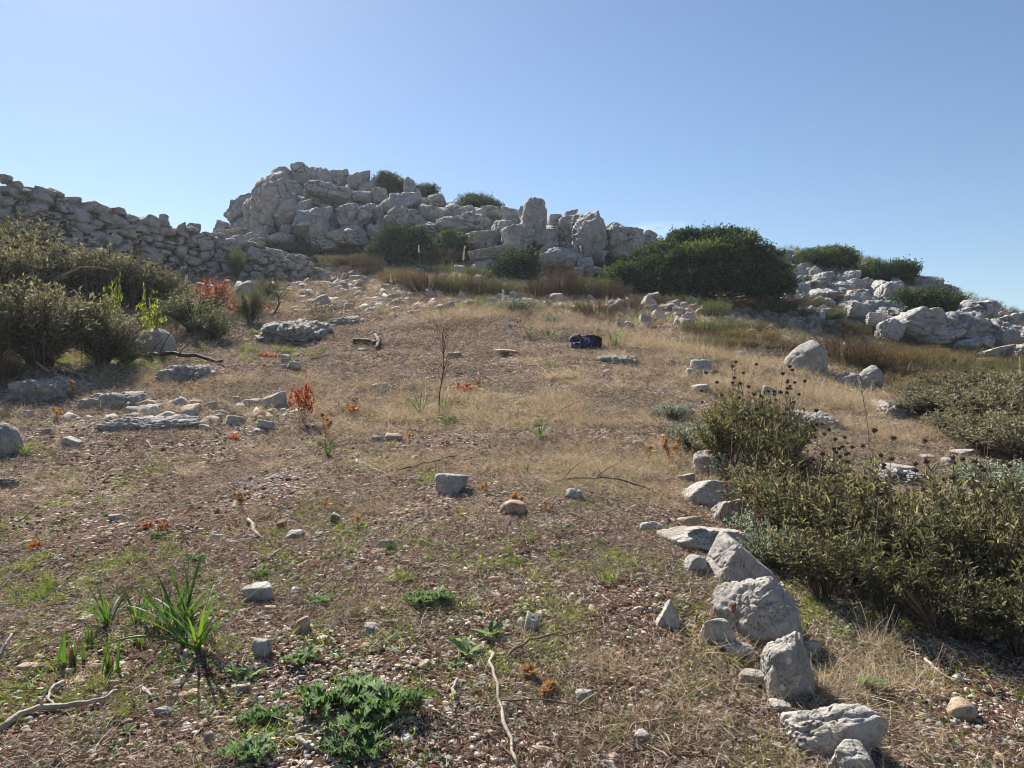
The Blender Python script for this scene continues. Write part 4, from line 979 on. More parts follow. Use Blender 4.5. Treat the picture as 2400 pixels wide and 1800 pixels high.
# grey woolly herbs
def woolly(seed, n, h, spread):
    r = np.random.RandomState(seed); P = arc_paths(n, 5, h, spread, r, .2); g = Geo(); gs = Geo()
    tubes(gs, P, np.linspace(.003, .0015, 5)[None]*np.ones((n, 1)), 3)
    k = 30; t = r.uniform(.1, 1, (n, k)); B, T = along(P, t)
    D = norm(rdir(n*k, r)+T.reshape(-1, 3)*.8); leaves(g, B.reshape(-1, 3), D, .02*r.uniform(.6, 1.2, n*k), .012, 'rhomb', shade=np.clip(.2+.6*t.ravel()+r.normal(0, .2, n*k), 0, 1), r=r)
    return gs.mesh('stems', [M['stemdark']]), g.mesh('foliage', [M['greyleaf']])
WO = [woolly(680+i, 110, .30, .19) for i in range(3)]
for k, (px, d, h, w, lab) in enumerate([
 (1573,8.5,.20,.48,'grey woolly cushion herb by itself at the field edge'),
 (1625,7.2,.30,.5,'grey woolly herb clump behind the rounded terrace boulder, left one'),
 (1690,6.9,.34,.55,'grey woolly herb clump between the rounded boulder and the tall dark sage'),
 (1735,6.2,.32,.45,'grey woolly herb pushed against the right side of the rounded boulder'),
 (1790,4.75,.32,.4,'grey-green woolly herb right of the cream angular block'),
 (1812,4.35,.30,.35,'dark woolly herb behind the triangular boulder'),
 (2330,7.0,.34,.7,'whitish woolly herb between the seed heads and the olive thicket'),
 (2400,6.6,.34,.7,'whitish woolly herb at the right edge under the olive thicket'),
 (1635,11.8,.24,.45,'bluish grey herb tuft right of the far stack of edge stones'),
 (1780,14.6,.24,.75,'grey-green herb left of the large round boulder'),
 (1210,16.6,.35,1.0,'low grey herb patch behind the tall thin stalk'),
 (1290,15.2,.22,.5,'small dark herb cushion behind the backpack'),
 (1175+60,17.3,.28,.7,'low grey herb beside the green strip'),
]):
    x = (px-1200)/F*d; t = thing('woolly_herb', lab, 'herb', (x, d, Hs(x, d)-.02), k*1.3, None, (w/.38, w/.38, h/.30))
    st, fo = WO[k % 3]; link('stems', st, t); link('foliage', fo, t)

# twiggy brown scrub
def scrub(seed, mat, n=170, h=.8, spread=.5, tw=26, L=.035, W=.009, dense=1.0):
    r = np.random.RandomState(seed); P = arc_paths(n, 6, h, spread, r, -.35, base=.22); gs = Geo(); g = Geo()
    tubes(gs, P, np.linspace(.006, .002, 6)[None]*np.ones((n, 1)), 3)
    k = int(tw*dense); t = .06+.94*r.rand(n, k)**.75; B, T = along(P, t)
    D = norm(rdir(n*k, r)*.9+T.reshape(-1, 3)*.7+[0, 0, .25])
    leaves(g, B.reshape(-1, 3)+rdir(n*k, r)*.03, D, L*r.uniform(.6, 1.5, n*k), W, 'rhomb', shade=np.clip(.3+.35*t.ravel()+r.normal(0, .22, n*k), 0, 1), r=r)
    tw_ = rdir(n*8, r); Bt, Tt = along(P, .4+.6*r.rand(n, 8)); Bt = Bt.reshape(-1, 3); Dt = norm(tw_*.8+Tt.reshape(-1, 3)+[0, 0, .2])
    leaves(g, Bt, Dt, .14*r.uniform(.5, 1.2, n*8), .005, 'rhomb', shade=r.uniform(0, .5, n*8), r=r)
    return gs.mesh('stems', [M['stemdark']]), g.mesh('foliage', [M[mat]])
SCR = {m: [scrub(700+10*j+i, m) for i in range(2)] for j, m in enumerate(('brownscrub', 'heath', 'olivegreen'))}
def put_scrub(box, mat, label, d=None, group='low brown scrub bushes', name='scrub_bush', k=0, thick=1.0):
    x0, y0, x1, y1 = box; g = G((x0+x1)/2, y1-1) if d is None else None
    d = g.y if d is None else d
    w = (x1-x0)/F*d*1.25; dp = w*.8*thick; dc = d+dp*.35; x = ((x0+x1)/2-1200)/F*dc
    zb = Hs(x, dc)-.04; h = max(.12, EYE+(900-y0)/F*dc-zb)
    t = thing(name, label, 'bush', (x, dc, zb), k*2.1, group, (w/.95, dp/.95, h/.8))
    st, fo = SCR[mat][k % 2]; link('stems', st, t); link('foliage', fo, t)
scr = [
 ((955,630,1045,695),'brownscrub','brown scrub bush left in the row before the crag, under the evergreen'),
 ((1020,636,1110,697),'olivegreen','olive scrub bush, middle of the row before the crag'),
 ((1090,640,1175,698),'brownscrub','brown scrub bush in the row, left of the bright green bush'),
 ((1140,648,1215,700),'olivegreen','olive scrub bush directly below the bright green bush'),
 ((1220,650,1290,702),'brownscrub','brown scrub bush just right of the bright green bush'),
 ((1275,618,1360,700),'brownscrub','tall brown scrub bush before the round-fronted middle crag block'),
 ((1340,640,1425,705),'olivegreen','olive scrub bush left of the big dark bush'),
 ((1395,655,1465,712),'brownscrub','brown scrub bush against the left foot of the big dark bush'),
 ((1440,695,1510,738),'brownscrub','brown twiggy bush behind the rubble heap, left one'),
 ((1355,700,1440,748),'brownscrub','thin brown bush in the rubble row left of the heap'),
 ((842,590,895,650),'brownscrub','brown scrub bush left of the mid evergreen'),
 ((700,568,770,608),'brownscrub','low brown-green bush at the wall top below the big crag'),
 ((760,575,800,605),'brownscrub','small brown bush right of the one at the wall top'),
 ((1000,583,1080,628),'brownscrub','reddish brown bush between the two mid evergreens'),
 ((850,625,910,655),'brownscrub','dark low bush below the mid evergreen, left'),
 ((905,625,985,680),'heath','olive-brown bush hanging below the mid evergreen'),
 ((1110,540,1170,590),'brownscrub','brown bush at the left foot of the tall pointed block'),
 ((1215,590,1290,630),'brownscrub','grey-brown bush under the tall pointed block'),
 ((1340,590,1405,640),'brownscrub','faded brown bush in the hollow of the middle crag'),
 ((1275,500,1325,525),'brownscrub','dark heath tuft on the middle crag skyline'),
 ((1640,695,1705,750),'olivegreen','pale olive bush before the big dark bush, standing on the rubble'),
 ((1610,745,1680,790),'olivegreen','thin grey-olive bush below the rubble heap right'),
 ((1660,765,1740,805),'heath','rusty low bush in the band below the dark bush, left'),
 ((1735,765,1825,820),'heath','rusty low bush in the band, left of the large round boulder'),
 ((1600,790,1680,800+15),'heath','low rusty tuft at the band\'s left end'),
 ((1870,690,1930,730),'olivegreen','grey twiggy bush right of the big dark bush'),
 ((1920,680,1985,722),'brownscrub','grey twiggy bush left of the bedrock hump'),
 ((1960,672,2010,704),'heath','rusty bush among the tumbled right-hand rocks'),
 ((1905,770,2040,865),'brownscrub','dark brown mounded bush behind the large round boulder'),
 ((1985,790,2090,880),'heath','dark olive-brown heath spreading right of the round boulder'),
 ((2060,805,2150,870),'heath','rusty heath right of the mounded bush'),
 ((2120,805,2200,862),'heath','golden brown heath below the cracked outcrop, left'),
 ((2180,810,2260,866),'heath','golden brown heath below the cracked outcrop, centre'),
 ((2040,870,2150,925),'heath','green-brown heath right of the rounded blue-grey boulder'),
 ((2130,860,2220,910),'heath','rusty heath above the olive thicket, left'),
 ((2200,858,2290,908),'brownscrub','dark heath above the olive thicket, centre'),
 ((2280,850,2360,900),'olivegreen','olive bush above the thicket near the right edge'),
 ((2340,830,2430,900),'olivegreen','olive bush at the right edge below the cracked outcrop'),
 ((2240,830,2340,868),'heath','low golden heath at the foot of the cracked outcrop'),
 ((2355,880,2440,930),'heath','golden low heath at the right edge above the thicket'),
 ((2010,745,2100,790),'olivegreen','thin olive bush on the grassy slope below the humps'),
 ((-40,820,40,905),'brownscrub','reddish brown twiggy bush cut by the left edge'),
 ((640,575,700,600),'brownscrub','brown grass bush on the wall end below the crag'),
 ((1750,690,1850,740),'brownscrub','dead brown twigs at the right foot of the big dark bush'),
]
_r2 = random.Random(77)
def extra_scrub():
    out = []
    for (x0, y0, x1, y1, n, ms, words) in [(1950,760,2120,800,9,('brownscrub','olivegreen','heath'),'above the dark mounded bush'),(2050,820,2420,880,20,('heath','brownscrub','heath'),'below the cracked outcrop'),
        (1640,770,1850,830,11,('heath','olivegreen'),'in the scrub band below the big dark bush'),(1850,700,2000,765,9,('olivegreen','brownscrub'),'below the tumbled rocks'),(2030,870,2300,930,12,('heath','brownscrub','olivegreen'),'on the bank above the olive thicket'),
        (1480,700,1640,740,5,('brownscrub','olivegreen'),'behind the rubble heap'),(820,560,1180,660,12,('brownscrub','olivegreen','olivegreen'),'at the foot of the big crag'),(700,585,860,640,7,('brownscrub','olivegreen','heath'),'between the wall end and the big crag'),(560,570,800,612,6,('brownscrub','olivegreen'),'behind the lower end of the stone wall'),(1230,560,1440,690,8,('brownscrub','heath'),'among the blocks of the middle crag'),(2060,680,2200,760,5,('olivegreen','heath'),'between bedrock humps and skyline crag')]:
        for k in range(n):
            x = x0+(x1-x0)*(k+_r2.random())/n; y = _r2.uniform(y0, y1); w = _r2.uniform(36, 74); h = w*_r2.uniform(.4, .65); m = _r2.choice(ms)
            col = {'brownscrub': 'brown', 'heath': 'rusty', 'olivegreen': 'grey-green'}[m]; side = ['left end', 'left of centre', 'centre', 'right of centre', 'right end'][min(4, int((x-x0)/(x1-x0)*5))]
            out.append(((x-w/2, y-h, x+w/2, y), m, f"{'small' if w < 50 else ('middling' if w < 62 else 'wide')} {'low' if h < w*.52 else 'domed'} {col} bush {words}, {side}"))
    return out
scr += extra_scrub()
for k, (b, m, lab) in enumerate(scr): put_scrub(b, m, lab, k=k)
put_scrub((1880,720,1960,755), 'olivegreen', 'grey-green low bush on the slope right of the dark bush', k=3)

# dense evergreens
def evergreen(box, nleaf, label, seed, d=None, lobes=None, mat='oak', L=.075, name='evergreen_bush', back=.5, group=None, sprig=40):
    r = np.random.RandomState(seed); x0, y0, x1, y1 = box
    if d is None: d = G((x0+x1)/2, y1-2).y
    w = (x1-x0)/F*d; dc = d+w*back*.5; x = ((x0+x1)/2-1200)/F*dc; zb = Hs(x, dc)-.1
    k = dc/d; w *= k; h = EYE+(900-y0)/F*dc-zb
    t = thing(name, label, 'bush', (x, dc, zb), 0, group)
    if lobes is None: lobes = [(r.uniform(-.38, .38), r.uniform(-.25, .25), r.uniform(.15, .75), r.uniform(.13, .25)) for _ in range(13)]+[(0,0,.4,.33)]
    lb = np.array(lobes, float); C = np.stack([lb[:, 0]*w, lb[:, 1]*w*back*2, lb[:, 2]*h], -1); Rr = np.stack([lb[:, 3]*w, lb[:, 3]*w*back*1.6, np.minimum(lb[:, 3]*w, lb[:, 3]*h*1.5)], -1)
    ns = 13; sd = rdir(len(C)*ns, r).reshape(len(C), ns, 3); sd[..., 2] = sd[..., 2]*.95; k_ = r.uniform(.26, .5, (len(C), ns, 1))
    C = (C[:, None]+sd*Rr[:, None]*(.95-k_*.35)).reshape(-1, 3); Rr = (Rr[:, None]*k_).reshape(-1, 3); ok = C[:, 2] > .04*h; C = C[ok]; Rr = Rr[ok]
    C[:, 2] = np.minimum(C[:, 2]*1.08, h*1.0-Rr[:, 2]*.75)
    wt = (Rr[:, 0]*Rr[:, 2]); ci = r.choice(len(C), nleaf//11+1, p=wt/wt.sum())
    D = rdir(len(ci), r); rad = .62+.4*r.rand(len(ci))**.6; D[:, 2] = np.where(D[:, 2] < -.4, -D[:, 2]*.6, D[:, 2]); D = norm(D)
    cl = C[ci]+D*Rr[ci]*rad[:, None]*(1+.30*fbm(C[ci]*0+D*3+ci[:, None]*3.1, 3, seed))[:, None]
    ok = cl[:, 2] > .02*h; cl = cl[ok]; D = D[ok]; ci = ci[ok]
    # only keep clumps that are not deep inside another lobe
    inside = np.zeros(len(cl))
    for j in range(len(C)): inside += (((cl-C[j])/Rr[j])**2).sum(1) < .45
    keep = (inside == 0) | (r.rand(len(cl)) < .15); cl = cl[keep]; D = D[keep]; ci = ci[keep]
    m = 20; N = len(cl)
    out = norm(D+[0, 0, .45])
    ax = out[:, None]*r.rand(N, m)[..., None]*.20*r.uniform(.6, 1.4, (N, 1, 1)); B = cl[:, None]+ax+r.normal(size=(N, m, 3))*.05
    DD = norm(out[:, None]*.8+rdir(N*m, r).reshape(N, m, 3))
    sh = np.clip(r.normal(.36, .12, (N, 1))+r.normal(0, .24, len(C))[ci][:, None]+r.normal(0, .14, (N, m))+.35*(np.linalg.norm(ax, axis=-1)/.26-.5), 0, 1)  # leaf tone lightens toward clump tips: sunlit tops put into the colour
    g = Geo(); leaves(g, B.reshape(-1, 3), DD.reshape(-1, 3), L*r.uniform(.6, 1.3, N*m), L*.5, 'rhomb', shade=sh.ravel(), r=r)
    nn = max(12, N//30); pick = r.choice(N, nn); top = cl[pick]+D[pick]*.05; dd = norm(out[pick]*.7+[0, 0, .7]+rdir(nn, r)*.3); q = 16; tt = np.linspace(0, 1, q)[None, :, None]
    ll = r.uniform(.15, .45, nn)[:, None, None]*min(1, w/3+.3); BB = top[:, None]+dd[:, None]*ll*tt+r.normal(size=(nn, q, 3))*.015
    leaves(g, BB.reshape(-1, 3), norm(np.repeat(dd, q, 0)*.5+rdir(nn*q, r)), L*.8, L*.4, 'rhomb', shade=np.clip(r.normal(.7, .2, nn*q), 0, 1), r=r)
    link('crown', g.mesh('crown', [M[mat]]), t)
    gs = Geo(); n = 14; tip = C[r.randint(0, len(C), n)]*[.8,.8,.9]+r.normal(size=(n, 3))*.1; tt = np.linspace(0, 1, 5)[None, :, None]
    b0 = np.stack([r.normal(0, .08, n)*w*.4, r.normal(0, .08, n)*w*.3, np.zeros(n)], -1)[:, None]
    P = b0*(1-tt)+tip[:, None]*tt+r.normal(size=(n, 5, 3))*.05*w*.1; tubes(gs, P, np.linspace(.045, .012, 5)[None]*np.ones((n, 1))*min(1, w/2), 5)
    link('trunk', gs.mesh('trunk', [M['stemdark']]), t)
    return t
BIG = [(-.40,-.1,.26,.10),(-.33,0,.42,.11),(-.24,-.15,.34,.13),(-.20,0,.58,.12),(-.09,0,.72,.13),(.03,.05,.86,.13),(-.02,-.2,.45,.16),(.13,.0,.88,.12),(.22,.05,.74,.13),(.10,-.2,.5,.17),(.31,0,.58,.13),(.40,.0,.34,.11),(.24,-.2,.3,.16),(-.1,-.2,.2,.15),(.36,-.1,.16,.12),(-.28,-.1,.14,.11),(.05,0,.22,.2),(.42,.1,.14,.09)]
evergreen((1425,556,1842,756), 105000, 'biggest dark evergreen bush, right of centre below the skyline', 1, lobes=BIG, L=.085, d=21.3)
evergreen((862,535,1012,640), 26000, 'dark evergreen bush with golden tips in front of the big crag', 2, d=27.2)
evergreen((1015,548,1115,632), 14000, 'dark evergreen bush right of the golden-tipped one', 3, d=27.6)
evergreen((1163,603,1258,688), 14000, 'bright green bush with a few reddish leaves below the tall pointed block', 4, d=22.8, L=.075, mat='oak')
evergreen((888,408,958,475), 20000, 'dark round bush perched on top of the big crag', 5, d=33.4)
evergreen((972,436,1026,480), 12000, 'small bush behind the crag top, right of the round one', 6, d=34.4)
evergreen((1066,464,1168,520), 22000, 'low spreading bush on the crag skyline', 7, d=34)
evergreen((1875,592,2025,668), 26000, 'dark dense bush on the right skyline', 8, d=28.5)
evergreen((2005,622,2125,692), 17000, 'dark bush sloping down the right skyline, right neighbour of the dense one', 9, d=27)
evergreen((2112,687,2232,752), 13000, 'dark green shrub below the knobbly skyline crag', 10, d=21.6)
evergreen((2210,697,2268,735), 4500, 'small green shrub right of the one below the knobbly crag', 11, d=24.5)

# red autumn bushes
def twig_bush(seed, n, h, spread, mat, lpt, L, W, kind='rhomb', stem='stemdark', t0=.3, rad=.004):
    r = np.random.RandomState(seed); P = arc_paths(n, 6, h, spread, r, .2); gs = Geo(); g = Geo(); tubes(gs, P, np.linspace(rad, rad*.4, 6)[None]*np.ones((n, 1)), 3)
    t = t0+(1-t0)*r.rand(n, lpt)**.8; B, T = along(P, t); D = norm(rdir(n*lpt, r)+T.reshape(-1, 3)*.4)
    leaves(g, B.reshape(-1, 3)+rdir(n*lpt, r)*L*.5, D, L*r.uniform(.6, 1.2, n*lpt), W, kind, shade=r.rand(n*lpt), r=r)
    return gs.mesh('stems', [M[stem]]), g.mesh('foliage', [M[mat]])
def put_twig(box, meshes, name, label, cat, k=0, d=None):
    x0, y0, x1, y1 = box; d = G((x0+x1)/2, y1-2).y if d is None else d
    w = (x1-x0)/F*d; dc = d+w*.25; x = ((x0+x1)/2-1200)/F*dc; zb = Hs(x, dc)-.02; h = EYE+(900-y0)/F*dc-zb
    t = thing(name, label, cat, (x, dc, zb), k, None, (w/.9, w/.9, h/.8)); link('stems', meshes[0], t); link('foliage', meshes[1], t); return t
RED = twig_bush(720, 60, .8, .42, 'rustleaf', 34, .05, .03)
put_twig((455,640,550,742), RED, 'red_bush', 'rust-red leaved bush before the stone wall', 'bush', 0, 15.2)
put_twig((520,690,640,745), RED, 'red_bush', 'low straggling red-brown branches right of the rust-red bush', 'bush', 2, 15.6)
RED2 = twig_bush(722, 22, .8, .36, 'redleaf', 13, .07, .055, 'fold', t0=.45)
put_twig((672,880,752,1000), RED2, 'red_sapling', 'small sapling with bright orange-red leaves beside the big squared grey stone', 'sapling', 1)
RED3 = twig_bush(724, 10, .8, .42, 'redleaf', 9, .22, .17, 'fold', t0=.3)
for b, lab in [((798,938,848,972),'orange-red leafy sprig near the dark brown stone'),((1050,890,1120,920),'orange-red leafy sprig right of the tall bare twig plant'),((535,1008,565,1035),'small orange-red sprig in the litter below the flat-bottomed stone'),
  ((600,820,640,838),'red leafy sprig at the foot of the green shrub, left'),((625,822,660,842),'red leafy sprig at the foot of the green shrub, right'),((215,790,260,815),'red leaves at the foot of the large left-hand sage'),((1112,886,1132,906),'tiny red sprig beyond the orange-red one'),
  ((330,1212,360,1240),'orange leaf sprig in the litter at the left, upper'),((365,1212,400,1245),'orange leaf sprig in the litter, lower pair'),((65,1255,100,1290),'orange leaf sprig near the left edge'),((328,1300,360,1322),'single orange leaf above the green tuft'),((10,1755,36,1780),'brown-orange leaf at the bottom left corner'),
  ((415,1192,452,1206),'fallen orange leaf in the middle of the left litter'),((755,1165,772,1195),'orange leaf beside the grassy patch left'),((1065,1190,1080,1205),'small orange leaf below the dry thistle stalk')]:
    cx3, hw3 = (b[0]+b[2])/2, (b[2]-b[0])*.36; b = (cx3-hw3, b[1]+.25*(b[3]-b[1]), cx3+hw3, b[3])
    put_twig(b, RED3, 'red_sprig', lab, 'sprig', hash(lab) % 7 if False else len(lab) % 7)
LIME = twig_bush(726, 20, .8, .35, 'limegreen', 14, .055, .045, 'fold', t0=.35)
for b, lab, d in [((262,612,290,690),'yellow-green sprouting twig standing up among the dark sages',12.9),((225,640,285,700),'yellow-green leafy spray left of the upright sprout',12.7),((320,640,372,700),'yellow-green leafy spray before the dark sages, right',12.8),
  ((300,680,400,800),'green and orange leaved bramble above the dead branches',11.9),((560,770,650,840),'low yellow-green plants right of the pale green shrub',13.4),((380,680,440,790),'loose yellow-green leaves left of the red bush',13.4)]:
    put_twig(b, LIME, 'yellow_green_plant', lab, 'plant', len(lab) % 5, d)

# tall stalks (squill), bare stalks
def squill(px, py0, py1, label, seed, head=.35, lean=0, d=None, rad=.012, wcol='squill'):
    g0 = G(px, py1) if d is None else at(px, py1, d); d = g0.y; h = (py1-py0)/F*d; r = np.random.RandomState(seed)
    t = thing('squill_stalk', label, 'plant', (g0.x, d, g0.z-.02)); K = 10; tt = np.linspace(0, 1, K)
    P = np.stack([lean*tt**1.6+.01*np.sin(tt*5), .02*tt, h*tt], -1); g = Geo(); tubes(g, P[None], np.linspace(.006, .004, K)[None], 5); link('stem', g.mesh('stem', [M['stemdry']]), t)
    n = int(420*max(head, .1)); s = 1-head*r.rand(n); B, T = along(P[None], s[None]); B = B[0]
    D = norm(rdir(n, r)*[1, 1, .4]+[0, 0, .25]); g = Geo(); leaves(g, B, D, rad*2.0*(.6+.5*(1-s)/head), rad*.9, 'rhomb', shade=r.rand(n), r=r); link('flower_spike', g.mesh('flower_spike', [M[wcol]]), t)
squill(2036,868,1056,'tall pale flower stalk with white tip, standing on the straw slope at the right', 1, .42, -.10)
squill(1184,675,815,'tall thin stalk with a white tip left of the backpack', 2, .16, -.03, rad=.016)
squill(435,642,705,'pale flower spike in the glare left of the red bush', 3, .5, .02, d=15.5, rad=.02)
squill(1423,693,755,'pale spike in the rubble row above the backpack', 4, .3, 0, rad=.016)
squill(1083,575,640,'curved pale spike beside the mid evergreen', 5, .5, .1, d=24, rad=.02)
squill(982,572,632,'straight pale spike before the golden-tipped evergreen', 6, .3, 0, d=25, rad=.02)
squill(2393,835,940,'thin pale spike at the right edge above the olive thicket', 7, .4, 0, d=12, rad=.012)
squill(1082,655,715,'thin pale spike in the brown scrub row', 8, .3, 0, d=20, rad=.014)
squill(916,640,705,'thin pale spike left of the brown scrub row', 9, .3, 0, rad=.014)

def bare_plant(px, py0, py1, label, seed, mat='stemdark', nb=16, w=.12, rad=.006, name='bare_twig_plant', d=None):
    g0 = G(px, py1) if d is None else at(px, py1, d); d = g0.y; h = (py1-py0)/F*d; r = np.random.RandomState(seed); g = Geo()
    K = 9; tt = np.linspace(0, 1, K); P = np.stack([.06*tt+.015*np.sin(tt*9+seed), 0*tt, h*tt], -1); tubes(g, P[None], np.linspace(rad, rad*.35, K)[None], 4)
    s = r.uniform(.35, .95, nb); B, T = along(P[None], s[None]); B = B[0]; D = norm(rdir(nb, r)*[1, 1, .2]+[0, 0, 1.1]); q = np.linspace(0, 1, 5)
    L_ = w*r.uniform(.6, 2.2, nb); Q = B[:, None]+D[:, None]*L_[:, None, None]*q[None, :, None]; Q[:, :, 2] += .04*q**2; tubes(g, Q, np.linspace(rad*.5, rad*.25, 5)[None]*np.ones((nb, 1)), 3)
    t = thing(name, label, 'plant', (g0.x, d, g0.z-.01)); link('stem', g.mesh('stem', [M[mat]]), t)
    g = Geo(); E = Q[:, -1]; E2 = np.repeat(E, 6, 0); leaves(g, E2+rdir(len(E2), r)*.006, rdir(len(E2), r), .014, .008, 'rhomb', r=r); link('buds', g.mesh('buds', [M[mat]]), t)
bare_plant(1030,760,972,'tall dark bare twig plant standing in the centre of the field', 3, 'stemdark', 22, .13, .007)
for k, (px, a, b) in enumerate([(1640,1060,1125),(1655,1055,1120),(1700,1060,1110),(1690,1125,1215),(1730,1160,1250),(1765,1200,1300)]):
    bare_plant(px, a, b, ['dark red seed stalk leaning over the rounded terrace boulder, left','dark red seed stalk over the rounded terrace boulder, second','short red seed stalk on the right of the rounded boulder','red seed stalk before the broad blue-grey block','red seed stalk right of the cream angular block','red seed stalk between the triangular boulder and the sage'][k], k, 'redstem', 5, .05, .0032, 'red_seed_stalk', d=[6.0,6.0,5.95,5.1,4.75,4.2][k])

# asphodel tufts
def blades(g, n, h, r, w=.012, K=7, spread=.8, droop=.5, base=.015):
    th = r.rand(n)*2*np.pi; el = r.uniform(.2, 1, n)**.6*spread; tt = np.linspace(0, 1, K)
    hh = h*r.uniform(.6, 1.05, n)
    d0 = np.stack([np.cos(th)*np.sin(el*.75), np.sin(th)*np.sin(el*.75), np.cos(el*.75)], -1)
    P = d0[:, None]*hh[:, None, None]*tt[None, :, None]; P[:, :, 2] -= (droop*hh*el)[:, None]*(tt**2.2)[None]*.5
    P += (r.normal(size=(n, 3))*[base, base, 0])[:, None]
    T = norm(np.gradient(P, axis=1)); S = norm(np.cross(T, [0, 0, 1.0])+1e-6)
    wd = (w*r.uniform(.7, 1.2, n))[:, None]*(1-tt**2.0*.97)[None]
    N = np.cross(S, T)
    A = P+S*wd[..., None]*.5+N*wd[..., None]*.22; Bq = P-S*wd[..., None]*.5+N*wd[..., None]*.22
    V = np.stack([A, P, Bq], 2).reshape(-1, 3)
    i = np.arange(K-1)*3; q = np.concatenate([np.stack([i, i+3, i+4, i+1], -1), np.stack([i+1, i+4, i+5, i+2], -1)])
    q = (q[None]+(np.arange(n)*K*3)[:, None, None]).reshape(-1, 4)
    sh = np.clip(r.normal(.45, .22, n), 0, 1); g.add(V, None, q, np.repeat(sh, K*3))
ASP = []
for i in range(3):
    g = Geo(); blades(g, 17, .40, np.random.RandomState(740+i), .0105, spread=1.15); ASP.append(g.mesh('leaf_blades', [M['asphodel']]))
g = Geo(); blades(g, 7, .13, np.random.RandomState(745), .012, spread=.3); SHOOT = g.mesh('leaf_blades', [M['asphodel']])
_c = Geo(); tubes(_c, np.array([[[0,0,-.03],[0,0,.0],[.003,0,.03],[.004,0,.05]]]), np.array([[.012,.011,.009,.006]]), 6); COLLAR = _c.mesh('base_sheath', [M['rustleaf']])
for k, (px, py, s, lab) in enumerate([(462,1525,1.35,'tallest green blade tuft with one leaf lying out to the left'),(396,1480,.9,'green blade tuft just left behind the tallest one'),(320,1462,.7,'slim green blade tuft, third from the right'),(252,1470,.75,'green blade tuft spreading its leaves, leftmost of the large ones'),
  (362,1478,.55,'short green blade tuft between the larger ones'),(436,1450,1.0,'green blade tuft behind the tallest one, right'),(986,970,1.1,'green blade tuft left of the bare twig plant'),(1040,962,.7,'short green blade tuft right of the bare twig plant foot'),
  (1240,790,1.0,'green blade tuft behind the field, left of the backpack'),(1288,792,.9,'green blade tuft just left of the backpack, thin'),(1440,814,1.5,'green blade tuft right of the backpack'),(770,1070,.7,'green blade tuft below the dry thistle at the left centre'),(1265,1030,.8,'dark green blades rising from yellow grass at the centre'),
  (1380,968,.5,'small green sprout right of the centre grass'),(1235,1108,.35,'tiny bright green sprout in the centre litter'),(60,1068,.7,'green grass-like tuft beside the pinkish bedrock'),(1050,1000,.4,'tiny blade tuft below the bare twig plant')]):
    g0 = G(px, py); t = thing('asphodel_tuft', lab, 'plant', (g0.x, g0.y, g0.z), k*1.7, 'green blade tufts', (s,)*3); link('leaf_blades', ASP[k % 3], t); link('base_sheath', COLLAR, t)
for k, (px, py, lab) in enumerate([(168,1552,'small upright green shoot left of the pinkish tan stone'),(257,1578,'small upright green shoot right of the pinkish tan stone'),(206,1512,'smallest green shoot behind the other two'),(327,1520,'stub of green shoot left of the tallest tuft')]):
    g0 = G(px, py); t = thing('green_shoot', lab, 'plant', tuple(g0), k*1.1, 'small green shoots', (1.15 if k < 2 else .7,)*3); link('leaf_blades', SHOOT, t); link('base_sheath', COLLAR, t)
# one long leaf lying flat
_r = np.random.RandomState(5); g = Geo(); tt = np.linspace(0, 1, 9); 
g0 = G(462, 1520); 
P = np.stack([-.40*tt, -.03*tt, .05*np.sin(tt*3.1)-.01*tt], -1); tubes(g, P[None], (.006*(1-tt**3*.9))[None], 4, shade=.8)
tag(link('fallen_leaf_blade', g.mesh('fallen_leaf_blade', [M['asphodel']]), None, (g0.x, g0.y-.03, g0.z+.02)), 'single long green leaf blade stretched out flat to the left of the tallest tuft', 'leaf')

# prickly green rosettes
def prickly(seed, n, L, w=.03, rise=.45):
    r = np.random.RandomState(seed); g = Geo(); K = 19; tt = np.linspace(0, 1, K)
    for j in range(n):
        th = j*2.4+r.normal(0, .25); l = L*r.uniform(.55, 1.1); el = r.uniform(.15, rise)
        out = np.array([math.cos(th), math.sin(th), 0]); side = np.array([-math.sin(th), math.cos(th), 0])
        c = out*(l*tt)[:, None]; c[:, 2] = l*math.sin(el)*np.sin(tt*2.4)*.8+.012+r.uniform(0, .02)
        prof = np.sin(np.clip(tt*1.02, 0, 1)*np.pi)**.55*(.45+.55*tt)
        jag = np.where(np.arange(K) % 2, 1.0, .38)*r.uniform(.8, 1.2, K); wd = w*prof*jag
        cr = r.normal(0, .008, K)+np.where(np.arange(K) % 2, .011, -.004); cr2 = r.normal(0, .008, K)+np.where(np.arange(K) % 2, .011, -.004)
        fwd = out*(.012*np.where(np.arange(K) % 2, 1, 0))[:, None]
        A = c+side*wd[:, None]+fwd; B = c-side*wd[:, None]+fwd; A[:, 2] += cr; B[:, 2] += cr2
        V = np.stack([A, c, B], 1).reshape(-1, 3); i = np.arange(K-1)*3
        q = np.concatenate([np.stack([i, i+3, i+4, i+1], -1), np.stack([i+1, i+4, i+5, i+2], -1)])
        sh = np.tile(np.array([.75, .35, .75]), K)+r.normal(0, .12); g.add(V, None, q, np.clip(sh, 0, 1))
    return g.mesh('leaves', [M['thistlegreen']])
PRK = [prickly(760+i, 15+i, .14) for i in range(3)]
